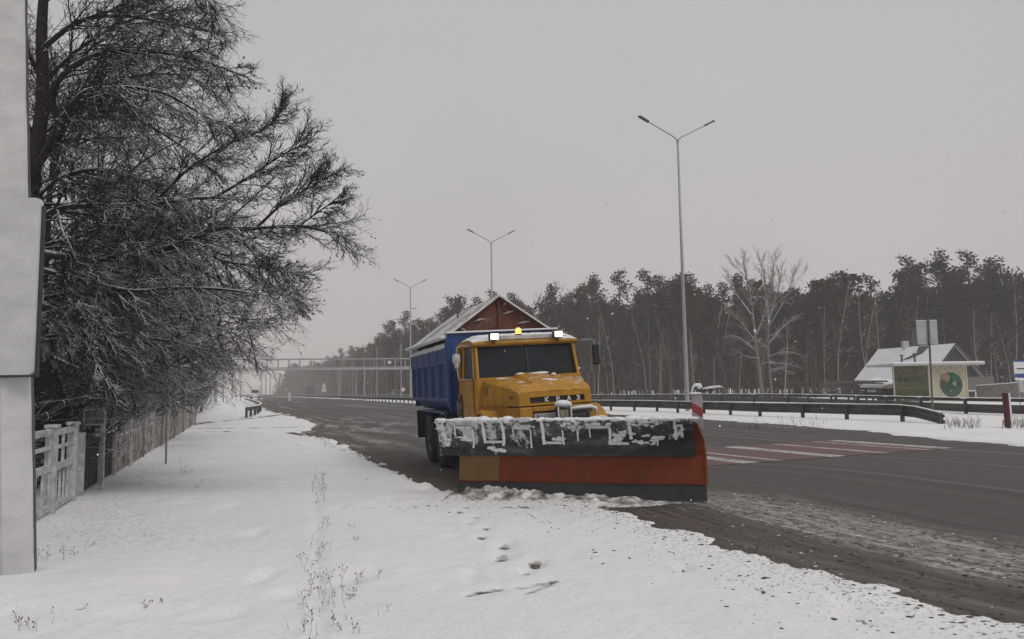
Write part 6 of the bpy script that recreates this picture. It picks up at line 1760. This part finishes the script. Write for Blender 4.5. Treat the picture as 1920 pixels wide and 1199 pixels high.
# ---------------------------------------------------------------- forest
def pine(seed, h):
    rn = random.Random(seed); root = empty('pine_tree')
    m = MB(); bend = rn.uniform(-.4, .4); pts = [Vector((bend * (i / 6) ** 2, 0, -1 + (h + .6) * i / 6)) for i in range(7)]
    m.tube(pts, [.17 * (1 - .75 * i / 6) + .02 for i in range(7)], 7); m.build('trunk', M['pinebark'], root)
    c = MB(); c0 = rn.uniform(.22, .40) * h
    nb = 26
    for k in range(nb):
        f = k / nb; z_ = c0 + (h - c0) * (f ** .85); w = (1.0 - .50 * f ** 1.8) * h * .13 * rn.uniform(.6, 1.25) * (.55 + .45 * min(1, f * 4))
        a = rn.uniform(0, 6.28); d = Vector((math.cos(a), math.sin(a), rn.uniform(-.05, .35)))
        ctr = Vector((bend * (z_ / h) ** 2, 0, z_)); tip = ctr + d * w
        c.mi = 0
        for j in range(56):
            q = ctr.lerp(tip, rn.uniform(.15, 1.05)) + Vector((rn.gauss(0, .42), rn.gauss(0, .42), rn.gauss(0, .30)))
            s_ = rn.uniform(.14, .30); a1 = Vector((rn.gauss(0, 1), rn.gauss(0, 1), rn.gauss(0, .5))).normalized() * s_; b1 = a1.cross(Vector((rn.gauss(0, 1), rn.gauss(0, 1), rn.gauss(0, 1)))).normalized() * s_ * .55
            c.face([q - a1, q + b1, q + a1, q - b1])
    cr = c.build('crown', M['pine'], root)
    m = MB()
    for k in range(9):
        z_ = rn.uniform(.12, .4) * h; a = rn.uniform(0, 6.28); l = rn.uniform(.5, 1.8); m.tube([(0, 0, z_), (math.cos(a) * l, math.sin(a) * l, z_ + rn.uniform(-.3, .3))], [.03, .01], 3)
    m.build('dead_branches', M['pinebark'], root)
    return root
pines = [pine(i, (15, 17, 18.5, 16, 19)[i % 5]) for i in range(5)]
def birch(seed, h, mat, tmat):
    cfgb = dict(levels=3, kids=(7, 5, 0), seg=(6, 4, 3), sides=(4, 3, 3), rmin=.02, seed=0, up=.8, lift=(-.05, -.1, 0, 0), bias=(.2, .0, 0, 0), tfrom=.35, wob=(.12, .15, .2, .2), len=((.35, .6), (.4, .7), (.3, .5))); 
    rn = random.Random(seed); root = empty('birch_tree'); tr, mb = MB(), MB(); cfg = dict(CFG); cfg.update(cfgb)
    lean = Vector((rn.uniform(-.05, .05), 0, 1)).normalized(); pts = [Vector((0, 0, -.5))]
    for i in range(8): lean = (lean + Vector((rn.gauss(0, .035), rn.gauss(0, .035), 0))).normalized(); pts.append(pts[-1] + lean * h / 8)
    rad = [.10 * (1 - .85 * i / 8) + .012 for i in range(9)]; tr.tube(pts, rad, 6); tr.build('trunk', mat, root)
    for j in range(13):
        f = .35 + .63 * (j + rn.random()) / 13; x = f * 8; i = min(int(x), 7); b = pts[i].lerp(pts[i + 1], x - i); a = rn.uniform(0, 6.28); d = Vector((math.cos(a) * .6, math.sin(a) * .6, 1.0)).normalized(); grow(mb, mb, rn, b, d, h * .22 * (1.25 - f), rad[i] * .5, 0, cfg)
    mb.build('branches', tmat, root); return root
birches = [birch(50 + i, (13, 16, 18, 11, 19.5)[i], M['birch'] if i % 2 == 0 else M['birch_dim'], M['birch_dim']) for i in range(5)]
edge = [(150, 122), (84, 109), (42, 110), (4, 143), (-14, 172), (-36, 220), (-66, 315), (-106, 415), (-145, 510), (-190, 600)]
def edge_at(s_):
    for (a, b) in zip(edge[:-1], edge[1:]):
        l = math.hypot(b[0] - a[0], b[1] - a[1])
        if s_ <= l: t_ = s_ / l; return (a[0] + (b[0] - a[0]) * t_, a[1] + (b[1] - a[1]) * t_, (b[0] - a[0]) / l, (b[1] - a[1]) / l)
        s_ -= l
    return None
rf = random.Random(123); usedp = set(); npine = 0; nbir = 0; rear = []
TOT = sum(math.hypot(b[0] - a[0], b[1] - a[1]) for a, b in zip(edge[:-1], edge[1:]))
for row in range(5):
    s_ = rf.uniform(0, 2)
    while s_ < TOT:
        e = edge_at(s_)
        if not e: break
        x, y, tx, ty = e; nx, ny = -ty, tx
        if ny < 0: nx, ny = ty, -tx
        if nx < 0 and ny < .2: nx, ny = -nx, -ny
        D = math.hypot(x, y); dep = 1.5 + row * 4.5 + rf.uniform(-1.6, 1.6)
        nx, ny = (ty, -tx) if (ty * 1 + -tx * 0) > 0 else (-ty, tx)
        px_, py_ = x + nx * dep + rf.uniform(-1, 1), y + ny * dep + rf.uniform(-1, 1)
        k = rf.randrange(5); sc = rf.uniform(.78, 1.12) * (1.14 if D > 125 else .92)
        if rf.random() < .04: sc *= 1.12
        rear.append((row, px_, py_, k, sc, rf.uniform(0, 6.28), D)); s_ += (2.7 + row * .3) * (1 + max(0, D - 120) / 130) * rf.uniform(.7, 1.3)
front = sorted([r for r in rear], key=lambda r: (r[0] * 30 + r[6] * .35))
ind = front[:270]; rest = front[270:]
print('pines', len(ind), 'rest', len(rest))
for (row, x, y, k, sc, a, D) in ind:
    o = pines[k] if k not in usedp else copy_tree(pines[k]); usedp.add(k)
    o.location = (x, y, 0); o.rotation_euler = (0, 0, a); o.scale = (sc, sc, sc)
    tag(o, 'tall dark pine in the forest wall beyond the road', 'tree', 'pines in the forest wall beyond the road')
# deeper rows, merged: far-off wood nobody could count
def cheap_pine(seed, h):
    rn = random.Random(seed); c = MB()
    for j in range(330):
        f = rn.random(); z_ = h * (.08 + .92 * f); w = h * .13 * (1.1 - .6 * f ** 2); a = rn.uniform(0, 6.28); r = w * rn.random() ** .5; q = Vector((math.cos(a) * r, math.sin(a) * r, z_))
        s_ = rn.uniform(.35, .75); a1 = Vector((rn.gauss(0, 1), rn.gauss(0, 1), rn.gauss(0, .6))).normalized() * s_; b1 = a1.cross(Vector((rn.gauss(0, 1), rn.gauss(0, 1), rn.gauss(0, 1)))).normalized() * s_ * .6
        c.face([q - a1, q + b1, q + a1, q - b1])
    return c
CH = [cheap_pine(i, 16 + i) for i in range(3)]
def deep_rows():
    V = []; Fn = 0; r_ = random.Random(66)
    pr_ = [np.array(c.v) for c in CH]
    for row in range(5):
        s_ = 0
        while s_ < TOT:
            x, y, tx, ty = edge_at(s_); nx, ny = ty, -tx
            if nx < 0: nx, ny = -nx, -ny
            dep = 13 + row * 6 + r_.uniform(-2, 2); a = r_.uniform(0, 6.28); ca, sa = math.cos(a), math.sin(a); sc = r_.uniform(.85, 1.1); w = pr_[r_.randrange(3)]
            V.append(np.stack([(w[:, 0] * ca - w[:, 1] * sa) * sc + x + nx * dep, (w[:, 0] * sa + w[:, 1] * ca) * sc + y + ny * dep, w[:, 2] * sc], -1)); s_ += 3.4 * r_.uniform(.7, 1.3) * (1 + max(0, math.hypot(x, y) - 150) / 150)
    V = np.concatenate(V); n = len(V) // 4
    me = bpy.data.meshes.new('deep_forest'); me.vertices.add(len(V)); me.vertices.foreach_set('co', V.ravel()); me.loops.add(n * 4); me.loops.foreach_set('vertex_index', np.arange(n * 4, dtype=np.int32)); me.polygons.add(n); me.polygons.foreach_set('loop_start', np.arange(0, n * 4, 4, dtype=np.int32)); me.materials.append(M['pine']); me.update()
    o = bpy.data.objects.new('deep_forest', me); COL.objects.link(o); tag(o, 'innermost dark wood filling the gaps behind the pines', 'forest', kind='stuff')
deep_rows()
def merged(rest):
    V = []; Fc = []; MI = []; base = 0
    for (row, x, y, k, sc, a, D) in rest:
        for ch in pines[k].children:
            if ch.name.startswith('dead'): continue
            me = ch.data; co = np.empty(len(me.vertices) * 3); me.vertices.foreach_get('co', co); co = co.reshape(-1, 3)
            ca, sa = math.cos(a), math.sin(a); w = np.stack([co[:, 0] * ca - co[:, 1] * sa, co[:, 0] * sa + co[:, 1] * ca, co[:, 2]], -1) * sc + np.array([x, y, 0])
            V.append(w); lp = np.empty(len(me.loops), np.int32); me.loops.foreach_get('vertex_index', lp); cnt = np.empty(len(me.polygons), np.int32); me.polygons.foreach_get('loop_total', cnt)
            Fc.append((lp + base, cnt, 0 if ch.name.startswith('crown') else 1)); base += len(co)
    if not V: return
    V = np.concatenate(V); L = np.concatenate([f[0] for f in Fc]); C_ = np.concatenate([f[1] for f in Fc]); mi = np.concatenate([np.full(len(f[1]), f[2], np.int32) for f in Fc])
    me = bpy.data.meshes.new('deep_forest'); me.vertices.add(len(V)); me.vertices.foreach_set('co', V.ravel()); me.loops.add(len(L)); me.loops.foreach_set('vertex_index', L.astype(np.int32))
    me.polygons.add(len(C_)); me.polygons.foreach_set('loop_start', np.concatenate([[0], np.cumsum(C_)[:-1]]).astype(np.int32)); me.materials.append(M['pine']); me.materials.append(M['pinebark']); me.polygons.foreach_set('material_index', mi)
    me.update(); me.validate(); o = bpy.data.objects.new('deep_forest', me); COL.objects.link(o); tag(o, 'pines standing too deep in the wood to tell apart', 'forest', kind='stuff')
merged(rest)
usedb = set(); s_ = 1.0; cnt = 0
while s_ < TOT and cnt < 230:
    x, y, tx, ty = edge_at(s_); D = math.hypot(x, y); nx, ny = ty, -tx
    if nx < 0: nx, ny = -nx, -ny
    dep = rf.uniform(-4.5, 1.5); k = rf.randrange(5); sc = rf.uniform(.6, 1.0)
    o = birches[k] if k not in usedb else copy_tree(birches[k]); usedb.add(k)
    o.location = (x + nx * dep, y + ny * dep, 0); o.rotation_euler = (0, 0, rf.uniform(0, 6.28)); o.scale = (sc, sc, sc)
    tag(o, 'thin pale birch at the edge of the pine forest', 'tree', 'thin birches along the forest edge'); cnt += 1
    s_ += (1.5 if D < 180 else 3.0) * rf.uniform(.4, 1.6)
# brush at the foot of the forest: innumerable thin stems
def underbrush():
    m = MB(); m2 = MB(); r_ = random.Random(17); s_ = 0
    for k in range(11000):
        s_ = r_.random() ** 1.25 * TOT; x, y, tx, ty = edge_at(min(s_, TOT - 1)); nx, ny = ty, -tx
        if nx < 0: nx, ny = -nx, -ny
        dep = r_.uniform(-2.5, 16); D = math.hypot(x, y); h = r_.uniform(1.2, 10.5) * (1 if dep > -1.2 else .55); bx, by = x + nx * dep, y + ny * dep
        w = .026 * max(1, D / 110) * r_.uniform(.8, 1.5); mb = m if r_.random() < .62 else m2
        lx, ly = r_.gauss(0, .09) * h, r_.gauss(0, .06) * h
        mb.tube([(bx, by, -.3), (bx + lx * .4, by + ly * .4, h * .5), (bx + lx, by + ly, h)], [w, w * .8, w * .3], 3)
        for q in range(4):
            f = r_.uniform(.3, .95); l = h * .2; mb.tube([(bx + lx * f, by + ly * f, h * f), (bx + lx * f + r_.uniform(-l, l), by + ly * f + r_.uniform(-l, l), h * f + l * r_.uniform(.5, 1.5))], [w * .6, w * .3], 3)
    tag(m.build('undergrowth', plain('brown_brush', (.080, .052, .042), .95, .4, .3)), 'brown leafless undergrowth filling the foot of the forest', 'undergrowth', kind='stuff')
    tag(m2.build('undergrowth', plain('grey_brush', (.085, .068, .056), .95, .4, .3)), 'grey saplings filling the foot of the forest', 'undergrowth', kind='stuff')
underbrush()
# lone faint tree and a few bare crowns rising over the wood
for i, (px, ptop, D, lb) in enumerate(((634, 655, 300, 'lone faint bare tree rising over the footbridge'), )):
    p = P(px, 735, D); h = (735 - ptop) / 1400 * D + 1.5; src = birches[2]; c = copy_tree(src); k = h / 18 ; c.location = (p.x, D, 0); c.scale = (k * 1.4, k * 1.4, k); c.rotation_euler = (0, 0, 1.0); tag(c, lb, 'tree', None)
    if 'group' in c: del c['group']
for i, (px, ptop, D, w) in enumerate(((1095, 515, 150, 1.3), (1065, 530, 146, 1.2), (1110, 518, 152, 1.2), (1248, 515, 138, 1.4), (1195, 525, 142, 1.3), (1745, 475, 116, 1.4), (1240, 530, 136, 1.1), (1910, 485, 118, 1.4), (945, 545, 165, 1.4), (970, 540, 160, 1.4), (1680, 505, 118, 1.2))):
    p = P(px, 735, D); h = P(px, ptop, D).z; c = copy_tree(birches[(1, 2, 4)[i % 3]]); k = h / (16, 18, 19.5)[i % 3]; c.location = (p.x, D, 0); c.scale = (k * w, k * w, k); c.rotation_euler = (0, 0, i * 1.0)
    tag(c, 'bare grey crown standing taller than the pines around it', 'tree', 'bare crowns rising over the pines')

# ---------------------------------------------------------------- falling snow (uncountable)
def flakes():
    m = MB(); r_ = random.Random(99)
    for k in range(420):
        Y = 6 + r_.random() ** .7 * 26; p = P(r_.uniform(-40, 1960), r_.uniform(-20, 1100), Y)
        if p.z < .1: continue
        s = r_.uniform(.003, .0065) * (1 + Y * .09); m.blob(p, s, s, s * r_.uniform(.8, 1.3), r_, .1, 5, 4)
    tag(m.build('falling_snow', plain('snowflake', (.8, .8, .82), .9, .05)), 'fine snowflakes drifting through the air', 'snow', kind='stuff')
flakes()
# ---------------------------------------------------------------- haze
def haze():
    mb = MB(); mb.box(-900, 700, -60, 1200, -3, 26)
    m = bpy.data.materials.new('haze'); m.use_nodes = True; t = m.node_tree; t.nodes.clear()
    o = t.nodes.new('ShaderNodeOutputMaterial'); v = t.nodes.new('ShaderNodeVolumePrincipled')
    v.inputs['Color'].default_value = (.99, .965, .955, 1); v.inputs['Density'].default_value = .00095; v.inputs['Anisotropy'].default_value = 0.0
    t.links.new(v.outputs[0], o.inputs['Volume']); ob = mb.build('haze', m); tag(ob, 'pale winter haze filling the air over the road', 'haze', kind='stuff')
haze()
